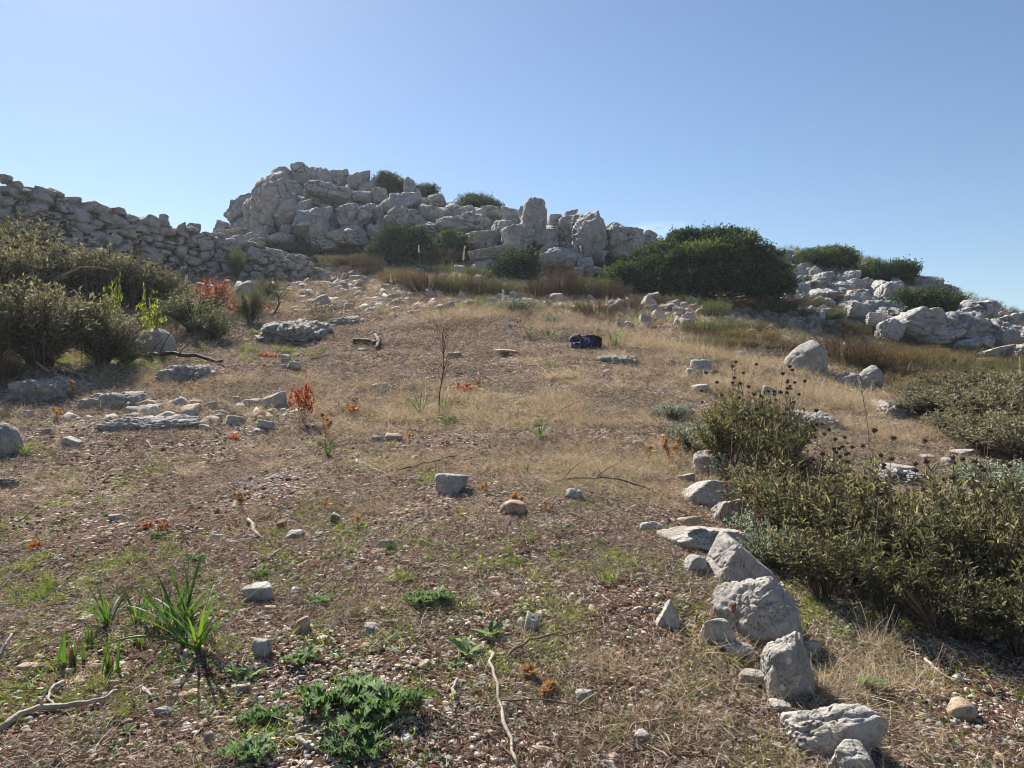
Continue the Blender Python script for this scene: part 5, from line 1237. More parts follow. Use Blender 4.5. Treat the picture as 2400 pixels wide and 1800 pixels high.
for k, (px, py, s, lab) in enumerate([(760,1668,1.0,'prickly green rosette, left one of the large foreground patch'),(832,1655,.95,'prickly green rosette, upper middle of the large foreground patch'),(915,1672,1.15,'brightest prickly green rosette, right end of the large patch'),
  (838,1725,.85,'prickly green rosette, lower middle of the large patch'),(835,1622,.75,'prickly green rosette at the top of the large patch'),(800,1770,.6,'small prickly rosette below the large patch'),(860,1775,.7,'prickly rosette near the bottom edge under the large patch'),
  (985,1418,.75,'prickly green rosette on its own above the bare soil, left part'),(1028,1412,.75,'prickly green rosette on its own above the bare soil, right part'),(640,1688,.55,'grey-green prickly rosette left of the large patch'),(585,1782,.8,'grey-green prickly rosette at the bottom edge'),(590,1695,.5,'small prickly rosette by the cream stone'),
  (750,1418,.6,'flat lobed rosette near the broad brownish stone'),(700,1558,.6,'feathery green rosette on bare soil'),(460,1316,.5,'pale prickly sprig above the tallest green tuft'),(610,1350,.5,'pale prickly sprig above the broad brownish stone'),(370,1260,.5,'pale prickly sprig among the orange leaves'),
  (1050,990,.9,'small prickly plant in the yellow grass'),(1600+70,880,.9,'blue-green prickly plant by the far stack of stones'),(1340,893,.9,'dark prickly plant alone in the far field')]):
    g0 = G(px, py); t = thing('prickly_rosette', lab, 'plant', tuple(g0), k*.9, 'prickly green rosettes', (s*.84, s*.84, s*.95)); link('leaves', PRK[k % 3], t)
# smooth-leaved rosettes
def rosette(seed, n, L, W):
    r = np.random.RandomState(seed); g = Geo(); th = np.arange(n)*2.4+r.normal(0, .3, n); el = r.uniform(.15, .7, n)
    D = np.stack([np.cos(th)*np.cos(el), np.sin(th)*np.cos(el), np.sin(el)], -1); leaves(g, D*.005, D, L*r.uniform(.6, 1.1, n), W, 'fold', up=np.tile([0, 0, 1.0], (n, 1)), r=r); return g.mesh('leaves', [M['herb']])
ROS = [rosette(770+i, 8+i, .055, .02) for i in range(3)]
for k, (px, py, s, lab) in enumerate([(1078,1510,1.3,'pale narrow-leaved rosette, upper left of three on the soil'),(1095,1535,1.4,'dark narrow-leaved rosette, lower of three on the soil'),(1148,1492,1.7,'narrow-leaved rosette right of the other two'),(895,1512,1.1,'small dense rosette beside the orange cream stone'),
  (555,1580,1.3,'round-leaved seedling beside the cream stone'),(590,1585,1.2,'round-leaved seedling right of its twin'),(435,1565,1.0,'small rosette below the tallest tuft'),(715,1540,1.2,'grey-green leaf rosette on red soil'),(1000,1370+60,.8,'single broad leaf rosette beside the prickly pair'),(2015,1610,2.2,'pale broad-leaved young sage in the shade right of the weathered boulder'),
  (1975,1480,1.2,'low green rosette right of the big pitted boulder'),(1068,1580-20,.8,'tiny rosette below the dark narrow-leaved one'),(1650+540,1420,1.8,'pale young sage shoot at the front of the thicket')]):
    g0 = G(px, py); t = thing('leaf_rosette', lab, 'plant', tuple(g0), k*.7, 'smooth-leaved rosettes', (s,)*3); link('leaves', ROS[k % 3], t)

# dry thistles
def thistle(seed, rad=.022, n=90):
    r = np.random.RandomState(seed); g = Geo(); D = norm(rdir(n, r)+[0, 0, .3]); leaves(g, D*rad*.2, D, rad*r.uniform(.7, 1.4, n), rad*.16, 'rhomb', r=r)
    V, Fc = ICO[1]; g.add(V*rad*.42, Fc, shade=.1); return g.mesh('thistle_head', [M['thistledry']])
TH = [thistle(780+i) for i in range(4)]
def put_thistle(px, py, ybase, label, nh, seed, s=1.0, spread=.06, group='dry orange thistles'):
    g0 = G(px, ybase); r = random.Random(seed); h = max(.03, (ybase-py)/F*g0.y)
    t = thing('dry_thistle', label, 'thistle', (g0.x, g0.y, g0.z), 0, group)
    for k in range(nh):
        ox, oy = (0, 0) if nh == 1 else (r.uniform(-spread, spread), r.uniform(-spread, spread)); hz = h*(1 if k == 0 else r.uniform(.55, 1.05))
        g = Geo(); tt = np.linspace(0, 1, 5); P = np.stack([ox*tt, oy*tt, hz*tt], -1); tubes(g, P[None], np.full((1, 5), .002), 3)
        rr2 = np.random.RandomState(seed*10+k); n = 12; s_ = rr2.uniform(.2, .95, n); B, T = along(P[None], s_[None]); leaves(g, B[0], norm(rdir(n, rr2)+[0, 0, .3]), .035, .006, 'rhomb', r=rr2)
        st = link('stalk', g.mesh('stalk', [M['thistledry']]), t); link('thistle_head', TH[(seed+k) % 4], st, (ox, oy, hz), (0, 0, k), (s*r.uniform(.8, 1.15),)*3)
for k, a in enumerate([(765,972,1030,'big dry thistle right of the bright red sapling',5,1.3,.07),(1571,1030,1085,'tall clump of dry orange thistle heads left of the woolly herbs',8,1.2,.10),(1520,1050,1085,'yellowish dry thistle left of the tall clump',2,1.0,.03),
  (1622,1022,1075,'dry thistle head before the woolly herb, left',2,1.0,.03),(1647,1018,1075,'dry thistle head before the woolly herb, right',1,1.1,.0),(1732,1142,1190,'dry thistle head with a bright rim beside the sage sprout',1,1.0,0),(1655,1148,1180,'dry thistle before the broad blue-grey block',2,.8,.03),
  (1047,1035,1068,'round dry thistle head on a stalk at the centre',1,1.1,0),(960,1020,1048,'faint dry thistle above the low white stone',2,.8,.03),(1138,1135,1152,'dry thistle head leaning right of the rounded grey rock',2,.9,.03),(1212,1160,1182,'dry thistle above the tan wedge of stone',4,1.1,.04),
  (1285,1180,1200,'dry thistle in the litter right of the tan wedge',2,.8,.03),(838,1215,1232,'pale yellow dry thistle star in the litter',1,.9,0),(1245,1565,1592,'large dry thistle head in the foreground, upper left of two',4,.85,.03),(1292,1610,1632,'large dry thistle head in the foreground, lower right of two',4,.85,.03),
  (568,1160,1192,'pale dry thistle clump at the left centre litter',4,1.0,.05),(640,1170,1182,'dry thistle right of the pale clump',1,.7,0),(120,905,925,'dry thistle on the whitish bedrock, left',3,1.3,.06),(172,895,935,'dry thistle on the whitish bedrock, right',4,1.2,.06),
  (130,960,985,'dry thistle tangle below the whitish bedrock',4,1.2,.08),(455,905,918,'dry thistle in the grass under the shaded bedrock, left',2,1.3,.05),(490,895,915,'dry thistle in the grass under the shaded bedrock, right',2,1.2,.05),(800,785,795,'small dry thistle above the charred log',1,1.3,0),
  (1385,930,942,'dry thistle in the far right field',1,1.0,0),(2110,845,862,'golden dry thistle in the heath, upper',3,2,.08),(1495,815,822,'tiny dry thistle right of the backpack rib',1,1.2,0),(1720,805,815,'golden thistle head in the straw left of the white cracked stone',2,1.4,.05),(1820,815,826,'golden thistle beside the large round boulder',1,1.4,0),
  (1950,960,985,'orange dry thistle among the brown seed heads',2,1.2,.03),(1360,1300-60,1250,'orange dry tuft in the litter, centre right',1,.7,0),(620,855,872,'golden thistle between the grey paired stones',2,1.0,.04),(640+70,865,878,'golden thistle right of the grey paired stones',2,1.0,.04),(905,990,1005,'small orange thistle above the yellow grass',1,.8,0)]):
    px, py, yb, lab, nh, s, sp = a; put_thistle(px, py, yb, lab, nh, k+3, s, sp)
# little yellow autumn flowers
g = Geo(); th = np.arange(6)/6*2*np.pi; D = np.stack([np.cos(th), np.sin(th), .5+0*th], -1); leaves(g, D*0, D, .022, .012, 'rhomb', up=np.tile([0,0,1.0],(6,1)), r=_r); g.add(ICO[1][0]*.004+[0,0,.004], ICO[1][1], shade=.2); YF = g.mesh('yellow_flower', [M['yellow']])
for px, py, lab in [(1117,1005,'yellow flower in the grass, right of the round thistle'),(1029,988,'yellow flower low in the yellow grass'),(935,1028,'yellow flower beside the tan twin stone'),(868,990,'yellow flower left of the yellow grass'),(984,890,'yellow flower above the bare twig plant foot'),
  (1087,1213,'yellow flower in the litter below the centre'),(952,1203,'yellow flower on a pale flake'),(1530,1063,'yellow flower under the tall dry thistles'),(1105,860,'yellow flower in the far field'),(1432,925,'yellow flower in the far field, right'),(1008,955,'yellow flower right of a blade tuft')]:
    g0 = G(px, py); tag(link('yellow_flower', YF, None, (g0.x, g0.y, g0.z+.02), (0, 0, px), (1, 1, 1)), lab, 'flower', 'yellow autumn flowers')
# ------------------------------------------------------------------ fallen branches and sticks
def stick(pts, rad0, rad1, label, name='fallen_branch', mat='deadwood', lift=.012, K=14, forks=(), seed=0, cat='branch', d=None, knots=.12):
    """pts: photo points; the stick lies on the ground through them, or lift metres above"""
    r = np.random.RandomState(seed); W = []
    for p in pts:
        if d is not None: W.append(at(p[0], p[1], d+.1*len(W))); continue
        g0 = G(p[0], p[1]); W.append(Vector((g0.x, g0.y, g0.z+(p[2] if len(p) > 2 else lift))))
    W = np.array([w[:] for w in W]); s = np.linspace(0, len(W)-1, K); P = np.stack([np.interp(s, range(len(W)), W[:, i]) for i in range(3)], -1)
    Q = P.copy(); Q[1:-1] = (P[:-2]+2*P[1:-1]+P[2:])/4; ln = np.linalg.norm(W[-1]-W[0]); Q += r.normal(size=Q.shape)*ln*.008
    O = Vector(Q[0]); g = Geo(); R = np.linspace(rad0, rad1, K)*(1+knots*r.normal(size=K)); tubes(g, (Q-Q[0])[None], R[None], 7); 
    V = g.V[0]; 
    for end, k in ((0, 0), (K-1, K-1)):
        g.add([Q[k]-Q[0]], None, None); 
    n7 = 7; c0, c1 = K*n7, K*n7+1
    g.T.append(np.array([[c0, (j+1) % n7, j] for j in range(n7)]+[[c1, (K-1)*n7+j, (K-1)*n7+(j+1) % n7] for j in range(n7)]))
    o = link(name, g.mesh(name, [M[mat]], True), None, O); tag(o, label, cat)
    for (f, dx, dz, l, rr3) in forks:
        i = min(K-1, int(f*K)); T = norm(Q[min(i+1, K-1)]-Q[max(i-1, 0)]); tt = np.linspace(0, 1, 6); D = T+np.array([dx, 0, dz]); D = norm(D)
        gf = Geo(); PF = (Q[i]-Q[0])[None]+D[None]*(tt*l)[:, None]+np.stack([0*tt, 0*tt, .05*l*np.sin(tt*4)], -1); tubes(gf, PF[None], np.linspace(rr3, rr3*.4, 6)[None], 5)
        link('twig', gf.mesh('twig', [M[mat]], True), o)
    return o
stick([(5,1718),(50,1678),(130,1668),(200,1662),(255,1648),(272,1630)], .011, .006, 'curved grey fallen branch at the bottom left', lift=.02, seed=1, forks=[(.3,-.9,.3,.08,.004)])
stick([(148,1607),(120,1628),(112,1650),(130,1668)], .007, .004, 'short hooked grey stick above the curved branch', lift=.02, seed=2)
stick([(1150,1545),(1160,1600),(1175,1680),(1195,1740),(1215,1810)], .008, .005, 'long bare pale stalk lying toward the bottom edge', lift=.02, seed=3)
stick([(1175,1552,.01),(1215,1532,.03),(1260,1518,.05),(1330,1516,.05),(1410,1503,.06)], .006, .003, 'thin grey twig rising to the right of the pale stalk', seed=4, mat='stemdry')
stick([(1012,1672),(1070,1698),(1120,1708),(1178,1714)], .0035, .002, 'thin straight twig lying left of the pale stalk', seed=5, mat='stemdry')
stick([(1175,1662,.03),(1300,1676,.05),(1420,1692,.03),(1480,1700,.02)], .003, .002, 'thin dark twig lying right of the pale stalk', seed=6, mat='stemdark')
stick([(1135,1718),(1170,1748),(1215,1795)], .004, .003, 'second pale twig crossing the end of the long stalk', seed=7, mat='stemdry')
stick([(582,1220),(597,1250),(612,1264),(634,1270)], .012, .007, 'small forked bleached stick in the litter', seed=8, forks=[(.7,.1,.8,.06,.005)])
stick([(633,1310),(652,1296),(670,1282)], .008, .005, 'short grey stick below the forked one', seed=9)
stick([(1068,1650),(1060,1636),(1072,1610)], .008, .005, 'short upright grey stick right of the prickly plants', seed=10, lift=.03)
stick([(1300,1134,.02),(1380,1130,.04),(1440,1140,.05),(1500,1152,.05),(1555,1168,.02)], .009, .005, 'thin dark branch lying right of the centre', mat='burnt', seed=11, forks=[(.1,-.3,.5,.2,.004),(.3,-.6,.2,.25,.004)])
stick([(835,1083),(865,1096),(900,1112)], .011, .006, 'bleached stick left of the rounded grey rock', seed=12)
stick([(930,1112,.03),(985,1104,.05),(1030,1092,.06),(1072,1084,.06)], .006, .003, 'dark thin twig behind the rounded grey rock', mat='burnt', seed=13, forks=[(.5,-.5,-.3,.15,.003)])
stick([(1092,1078,.06),(1112,1100,.08),(1122,1140,.02)], .006, .003, 'curved pale twig right of the rounded grey rock', seed=14, mat='stemdry')
stick([(28,848,.12),(75,868,.12),(125,886,.08),(160,893,.05)], .022, .014, 'lower of two grey poles lying on the whitish bedrock', seed=15)
stick([(64,840,.16),(110,858,.14),(150,874,.1),(185,886,.05),(240,900,.02)], .022, .012, 'upper of two grey poles lying on the whitish bedrock', seed=16)
stick([(188,893,.08),(196,905,.1),(190,925,.1)], .018, .012, 'short forked grey stump end between the poles and the bedrock', seed=17)
stick([(330,838,.02),(362,846,.10),(410,850,.14),(470,852,.10),(520,856,.05)], .04, .022, 'thick dark fallen limb arched over the shaded bedrock', mat='burnt', seed=18, forks=[(.3,-.3,.8,.5,.012),(.5,-.6,.5,.4,.01),(.15,-.2,.5,.5,.012)])
for k, (a, b, c) in enumerate([((335,838,.05),(352,815,.22),(400,800,.34)),((335,838,.05),(358,806,.3),(372,788,.5)),((345,842,.05),(375,830,.2),(418,818,.3)),((340,842,.05),(330,820,.25),(352,795,.42))]):
    stick([a, b, c], .014, .006, ['bleached dead branch reaching right from the arched limb','bleached dead branch standing steeply over the arched limb','lower bleached branch of the dead tangle','short bleached branch at the left of the dead tangle'][k], seed=20+k, d=12.1, forks=[(.5,.4,.4,.25,.006),(.7,-.4,.3,.2,.005)])
stick([(148,640+6,1.0),(185,628,1.2),(215,626,1.25),(252,632,1.2)], .02, .012, 'pale curved twig rising out of the dark sages at the left', seed=26, d=12.6, mat='stemdry', forks=[(.2,-.5,.5,.3,.008)])
stick([(826,808),(850,806),(872,808),(880,812)], .05, .035, 'charred log with a split end lying in the field', mat='burnt', seed=27, lift=.05, forks=[(.8,.2,.6,.12,.02)])
stick([(880,800,.1),(888,808,.08),(884,822,.03)], .045, .03, 'charred stump end standing at the right of the log', mat='burnt', seed=28)
stick([(862,799,.1),(876,794,.13),(892,796,.1)], .02, .012, 'short pale stick resting behind the charred log', seed=29)
stick([(640,740,.05),(655,715,.45),(652,690,.65),(640,682,.75)], .018, .008, 'thin upright burnt twig beside the dark shaggy slab', mat='burnt', seed=30, d=15.9, forks=[(.5,.9,.1,.5,.008),(.6,-.9,.2,.4,.007),(.4,.8,.3,.4,.006)])
stick([(455,720,.15),(475,708,.3),(500,708,.3),(530,718,.15),(548,728,.05)], .03, .018, 'dark arched branch in front of the rust-red bush', mat='burnt', seed=31, d=14.9, forks=[(.4,.3,-.6,.3,.01)])
stick([(675,868,.02),(700,858,.1),(720,842,.15),(740,826,.2)], .008, .004, 'thin dark twig leaning over the grey paired stones', mat='burnt', seed=32)
stick([(610,841),(625,850),(645,854)], .01, .006, 'pale bowed twig left of the dark round stone', seed=33)
stick([(730,842),(755,838),(770,832)], .012, .006, 'dark flat stick in the field right of the paired stones', mat='burnt', seed=34)
stick([(775,858),(795,852),(812,856)], .012, .006, 'dark forked twig in the field below the log', mat='burnt', seed=35)
stick([(735,1030,.03),(780,1062,.1),(810,1030,.12)], .003, .002, 'fine dark twig below the big dry thistle', mat='stemdark', seed=36)
stick([(890,835),(930,832),(985,848),(995,836)], .01, .005, 'dark crooked twig lying right of the charred log', mat='burnt', seed=37, forks=[(.6,.5,.3,.12,.005)])
stick([(1045,842),(1075,840)], .014, .01, 'short dark stick flat on the field left of the tall thin stalk', mat='burnt', seed=38)
stick([(1240,985,.03),(1290,983,.03),(1330,972,.08),(1372,955,.12)], .005, .003, 'thin dark twig arching over the litter at right centre', mat='stemdark', seed=39)
stick([(1290,930),(1300,948),(1320,955)], .008, .004, 'small pale crooked twig in the far field', seed=40)
stick([(0,1550,.02),(15,1535,.05),(28,1520,.06)], .008, .004, 'small bleached twig at the left edge above the branch', seed=41)
stick([(330,1617),(358,1640)], .008, .005, 'small pale stick below the green tufts', seed=42)
stick([(692,1740),(722,1756)], .012, .01, 'short thick pale stick left of the lower prickly rosette', seed=43)
stick([(345,1035),(358,1056)], .009, .006, 'short white stick in the litter below the flat rib', seed=44)
stick([(2168,1550),(2200,1580),(2240,1605)], .008, .005, 'pale stick in the litter under the right-hand shrubs', seed=45)

# ------------------------------------------------------------------ backpack lying on its side
def sup(n1, n2, su, sv, a, b, c, seed=0, wr=.0, taper=0):
    u = np.linspace(-np.pi/2, np.pi/2, su); v = np.linspace(-np.pi, np.pi, sv+1)[:-1]; U, Vv = np.meshgrid(u, v, indexing='ij')
    f = lambda w, m: np.sign(w)*np.abs(w)**m
    x = f(np.cos(U), n1)*f(np.cos(Vv), n2)*a; y = f(np.cos(U), n1)*f(np.sin(Vv), n2)*b; z = f(np.sin(U), n1)*c
    P = np.stack([x.ravel(), y.ravel(), z.ravel()], -1)
    P[:, 1:] *= (1+taper*P[:, :1]/a)
    if wr: P += norm(P)*(wr*fbm(P*9, 4, seed, ridged=True))[:, None]
    i = np.arange(su-1)[:, None]*sv; j = np.arange(sv)[None]; j2 = (j+1) % sv
    return P, np.stack([i+j, i+j2, i+sv+j2, i+sv+j], -1).reshape(-1, 4)
def blob(name, mat, parent, loc, dims, n=(.45, .5), rot=(0, 0, 0), seed=0, wr=.012, taper=0):
    P, q = sup(n[0], n[1], 22, 32, *dims, seed, wr, taper); return link(name, mesh_np(name, P, q, [mat], smooth=True), parent, loc, rot)
def fabric(name, col, rough=.75):
    t = NT(name); p = t.n('ShaderNodeTexCoord').outputs['Object']; nb = t.bump(t.noise(p, 22, 4), .6, .02); nb = t.bump(t.noise(p, 400, 2), .3, .002, nb)
    t.principled(t.mix(t.rng(t.noise(p, 12, 3), .3, .7, 0, .5), col, tuple(x*.55 for x in col)), rough, nb, .3); return t.m
def backpack():
    navy = fabric('navy_nylon', (.008,.012,.06)); black = fabric('black_nylon', (.008,.009,.014)); blue = fabric('royal_blue_nylon', (.025,.04,.28)); grey = fabric('grey_webbing', (.10,.10,.11)); pale = fabric('pale_blue_print', (.22,.27,.62)); white = plain('white_plastic', (.75,.75,.72), .4)
    g0 = G(1374, 820); t = thing('backpack', 'dark navy and black backpack lying on the pale rock in the far field', 'backpack', (g0.x, g0.y+.14, g0.z+.02), .05)
    s = .55/.62
    blob('main_compartment', black, t, (.08, .02, .115), (.19, .11, .11), (.5, .55), (0, .06, 0), 1, .010, -.05)
    blob('front_pocket', navy, t, (-.0, -.075, .10), (.12, .045, .085), (.55, .6), (0, .05, 0), 2, .008)
    blob('lid', black, t, (-.16, 0, .165), (.085, .10, .075), (.7, .7), (0, -.3, 0), 3, .02)
    blob('side_pocket', blue, t, (-.225, -.03, .15), (.04, .06, .055), (.8, .8), (0, -.3, 0), 4, .015)
    blob('lower_pocket', navy, t, (-.17, -.04, .055), (.07, .08, .055), (.6, .6), (0, 0, 0), 5, .015)
    def strap(pts, w, mat, name='strap'):
        P = np.array(pts, float); s = np.linspace(0, len(P)-1, 18); Q = np.stack([np.interp(s, range(len(P)), P[:, i]) for i in range(3)], -1); Q[1:-1] = (Q[:-2]+Q[1:-1]*2+Q[2:])/4
        T = norm(np.gradient(Q, axis=0)); S = norm(np.cross(T, [0, 1.0, 0])); N = np.array([0, -1.0, 0])*.005
        V = np.concatenate([Q+S*w/2, Q-S*w/2, Q+S*w/2+N, Q-S*w/2+N]); n = len(Q); i = np.arange(n-1)
        q = np.concatenate([np.stack([i, i+1, n+i+1, n+i], -1), np.stack([2*n+i, 3*n+i, 3*n+i+1, 2*n+i+1], -1), np.stack([i, 2*n+i, 2*n+i+1, i+1], -1), np.stack([n+i, n+i+1, 3*n+i+1, 3*n+i], -1)])
        return link(name, mesh_np(name, V, q, [mat]), t)
    strap([(-.20,-.10,.22),(-.15,-.115,.20),(-.11,-.115,.17),(-.10,-.11,.12)], .022, grey)
    strap([(-.19,-.105,.14),(-.15,-.12,.17),(-.13,-.12,.21),(-.16,-.105,.235)], .018, grey)
    strap([(-.25,-.10,.105),(-.20,-.125,.10),(-.14,-.125,.11)], .014, plain('light_strap', (.35,.35,.5), .6))
    strap([(-.25,-.10,.05),(-.18,-.125,.03),(-.12,-.125,.06)], .012, grey)
    strap([(-.11,-.115,.12),(-.10,-.13,.07),(-.11,-.125,.02),(-.125,-.12,.03)], .026, grey, 'shoulder_strap')
    strap([(.0,-.10,.215),(.12,-.09,.222),(.22,-.08,.20),(.27,-.06,.16)], .02, black, 'haul_strap')
    for p in ((-.125,-.135,.105),(-.215,-.12,.085)): blob('buckle', white, t, p, (.012,.006,.012), (.3,.3), wr=0)
    # pale crescent print on the front
    n = 26; a = np.linspace(-2.0, 2.9, n); ri = .036; w = .004+.017*np.clip(np.cos((a-1.35)*.55), 0, 1)**1.2
    V = np.concatenate([np.stack([np.cos(a)*ri, 0*a, np.sin(a)*ri], -1), np.stack([np.cos(a)*(ri+w), 0*a, np.sin(a)*(ri+w)], -1)]); i = np.arange(n-1); q = np.stack([i, i+1, n+i+1, n+i], -1)
    V2 = V.copy(); V2[:, 1] += .003; q2 = q[:, ::-1]+2*n
    link('crescent_print', mesh_np('crescent_print', np.concatenate([V, V2]), np.concatenate([q, q2]), [pale]), t, (.005, -.125, .125), (.12, 0, 0))
    th = np.arange(20)/20*2*np.pi; V = np.stack([np.cos(th)*.032, 0*th, np.sin(th)*.032], -1); V = np.concatenate([V, [[0, 0, 0]]]); tr = np.array([[20, i, (i+1) % 20] for i in range(20)])
    link('blue_patch', mesh_np('blue_patch', V, tr, [blue]), t, (.003, -.1215, .123), (.12, 0, 0))
backpack()

# far lamp post on the right skyline
def lamp_post():
    d = 75.0; p = at(2274, 722, d); t = thing('street_lamp', 'tiny distant lamp post rising behind the ridge at the far right', 'street lamp', (p.x, d, p.z-4))
    g = Geo(); h = 22/F*d+4; P = np.array([[0, 0, 0], [0, 0, h*.5], [0, 0, h-.3], [-.05, 0, h-.05]], float); tubes(g, P[None], np.array([[.08, .07, .06, .05]]), 6); link('pole', g.mesh('pole', [M['burnt']]), t)
    g = Geo(); P = np.array([[0, 0, h-.1], [-.25, 0, h+.05], [-.55, 0, h+.02]], float); tubes(g, P[None], np.array([[.05, .045, .04]]), 5); link('arm', g.mesh('arm', [M['burnt']]), t)
    blob('lamp_head', M['burnt'], t, (-.62, 0, h), (.2, .09, .05), wr=0)
lamp_post()

# ------------------------------------------------------------------ ground cover: geometry nodes instances on scattered points
def euler_from(Mx):
    sy = np.sqrt(Mx[:, 0, 0]**2+Mx[:, 1, 0]**2)
    return np.stack([np.arctan2(Mx[:, 2, 1], Mx[:, 2, 2]), np.arctan2(-Mx[:, 2, 0], sy), np.arctan2(Mx[:, 1, 0], Mx[:, 0, 0])], -1)
def scatter(name, protos, x, y, scl, seed, kindlabel=None, sink=0.0, tilt=.0, cat=None, label=None, sz=None):
    r = np.random.RandomState(seed); n = len(x); z = H(x, y)+(.011*fbm2(x*9, y*9, 3, 21)*np.clip(np.hypot(x, y)/3, .6, 2.5)); sx, sy = slope(x, y)
    up = norm(np.stack([-sx, -sy, np.ones(n)], -1)+r.normal(size=(n, 3))*tilt); a = r.rand(n)*2*np.pi
    X = norm(np.cross(np.stack([-np.sin(a), np.cos(a), 0*a], -1), up)); Y = np.cross(up, X); Mx = np.stack([X, Y, up], -1)
    V = np.stack([x, y, z], -1)-up*(sink*scl)[:, None]
    s3 = np.stack([scl, scl, scl if sz is None else sz], -1)
    me = bpy.data.meshes.new(name); me.vertices.add(n); me.vertices.foreach_set('co', V.astype(np.float32).ravel())
    for k, v in (('rot', euler_from(Mx)), ('scl', s3)):
        at_ = me.attributes.new(k, 'FLOAT_VECTOR', 'POINT'); at_.data.foreach_set('vector', v.astype(np.float32).ravel())
    at_ = me.attributes.new('pick', 'INT', 'POINT'); at_.data.foreach_set('value', r.randint(0, len(protos), n).astype(np.int32))
    o = link(name, me); tag(o, label, None, None, 'stuff')
    c = bpy.data.collections.new(name+'_kinds')
    for i, p in enumerate(protos):
        q = bpy.data.objects.new(f'{name}_kind', p); c.objects.link(q)
    ng = bpy.data.node_groups.new(name, 'GeometryNodeTree'); ng.interface.new_socket('Geometry', in_out='INPUT', socket_type='NodeSocketGeometry'); ng.interface.new_socket('Geometry', in_out='OUTPUT', socket_type='NodeSocketGeometry')
    N = ng.nodes; Lk = ng.links; gi = N.new('NodeGroupInput'); go = N.new('NodeGroupOutput'); ip = N.new('GeometryNodeInstanceOnPoints'); ci = N.new('GeometryNodeCollectionInfo')
    ci.inputs['Collection'].default_value = c; ci.inputs['Separate Children'].default_value = True; ci.inputs['Reset Children'].default_value = True
    def na(nm, ty):
        q = N.new('GeometryNodeInputNamedAttribute'); q.data_type = ty; q.inputs['Name'].default_value = nm; return q.outputs['Attribute']
    Lk.new(gi.outputs[0], ip.inputs['Points']); Lk.new(ci.outputs[0], ip.inputs['Instance']); ip.inputs['Pick Instance'].default_value = True
    Lk.new(na('pick', 'INT'), ip.inputs['Instance Index']); Lk.new(na('rot', 'FLOAT_VECTOR'), ip.inputs['Rotation']); Lk.new(na('scl', 'FLOAT_VECTOR'), ip.inputs['Scale']); Lk.new(ip.outputs[0], go.inputs[0])
    md = o.modifiers.new('scatter', 'NODES'); md.node_group = ng
    return o
def sample(n, r0, r1, q, seed, az=42, wf=None):
    r = np.random.RandomState(seed); u = r.rand(n)
    rad = (r0**(q+1)+u*(r1**(q+1)-r0**(q+1)))**(1/(q+1)) if q != -1 else r0*(r1/r0)**u
    a = np.radians(r.uniform(-az, az, n)); x = np.sin(a)*rad; y = np.cos(a)*rad
    if wf is not None:
        k = r.rand(n) < wf(x, y); x, y = x[k], y[k]
    return x, y
def dist(x, y): return np.hypot(x, y)

# straw and litter clumps: flat tangles of bits, ~0.24 m across
def litter_clump(seed, n, R, L, w, flat, mat, up=.25, curl=.35):
    r = np.random.RandomState(seed); g = Geo(); th = r.rand(n)*2*np.pi; q = np.sqrt(r.rand(n))*R
    B = np.stack([np.cos(th)*q, np.sin(th)*q, r.uniform(0, .012, n)], -1); D = rdir(n, r); D[:, 2] = np.abs(D[:, 2])*flat+up*r.rand(n)**3; D = norm(D)
    l = L*r.uniform(.3, 1.4, n); K = 4; tt = np.linspace(0, 1, K); bend = rdir(n, r)*[1, 1, .35]*curl
    P = B[:, None]+D[:, None]*(l[:, None]*tt)[..., None]+bend[:, None]*(l[:, None]*tt**2)[..., None]*.5
    tubes_flat(g, P, w*r.uniform(.6, 1.5, n), r); return g.mesh('bits', [M[mat]])
def tubes_flat(g, P, w, r):
    n, K, _ = P.shape; T = norm(np.gradient(P, axis=1)); S = norm(np.cross(T, rdir(n, r)[:, None])); tt = np.linspace(0, 1, K)
    wd = w[:, None]*(1-.6*tt)[None]; V = np.stack([P+S*wd[..., None]/2, P-S*wd[..., None]/2], 2).reshape(-1, 3)
    i = np.arange(K-1)*2; q = np.stack([i, i+2, i+3, i+1], -1); q = (q[None]+(np.arange(n)*K*2)[:, None, None]).reshape(-1, 4)
    g.add(V, None, q, np.repeat(r.rand(n), K*2))
def bare(x, y): return patch(x, y, SOIL)
LIT = [litter_clump(800+i, 100, .15, .036, .0020, .3, 'litter', curl=.7) for i in range(5)]
LIT2 = [litter_clump(810+i, 60, .13, .010, .0045, .7, 'litter', curl=.3) for i in range(4)]       # chips and crumbs
TANG = [litter_clump(820+i, 110, .12, .09, .0018, .5, 'straw', .6, .6) for i in range(4)]         # curly dry grass
TALL = [litter_clump(830+i, 90, .09, .20, .0022, .9, 'straw', 1.6, .5) for i in range(3)]
GRN = [litter_clump(840+i, 110, .09, .12, .0026, .9, 'greengrass', 1.5, .4) for i in range(3)]
SHORT = [litter_clump(850+i, 60, .10, .035, .0025, .7, 'greengrass', .8, .4) for i in range(3)]
x, y = sample(26000, 1.5, 20, -.35, 1, wf=lambda x, y: np.clip(.48-.42*bare(x, y)-.18*np.clip((5-dist(x, y))/3, 0, 1)+.9*fbm2(x*1.7, y*1.7, 4, 4), 0.02, 1)); x2, y2 = sample(9000, 17, 42, .5, 101); x = np.concatenate([x, x2]); y = np.concatenate([y, y2]); scatter('litter', LIT, x, y, rs.uniform(.7, 1.3, len(x))*np.clip(dist(x, y)/6, 1, 4), 1)
x, y = sample(14000, 1.5, 18, -.4, 2, wf=lambda x, y: np.clip(.4+.9*fbm2(x*1.5, y*1.5, 3, 94), .05, 1)); scatter('soil_crumbs', LIT2, x, y, rs.uniform(.6, 1.3, len(x))*np.clip(dist(x, y)/6, 1, 2.2), 2)
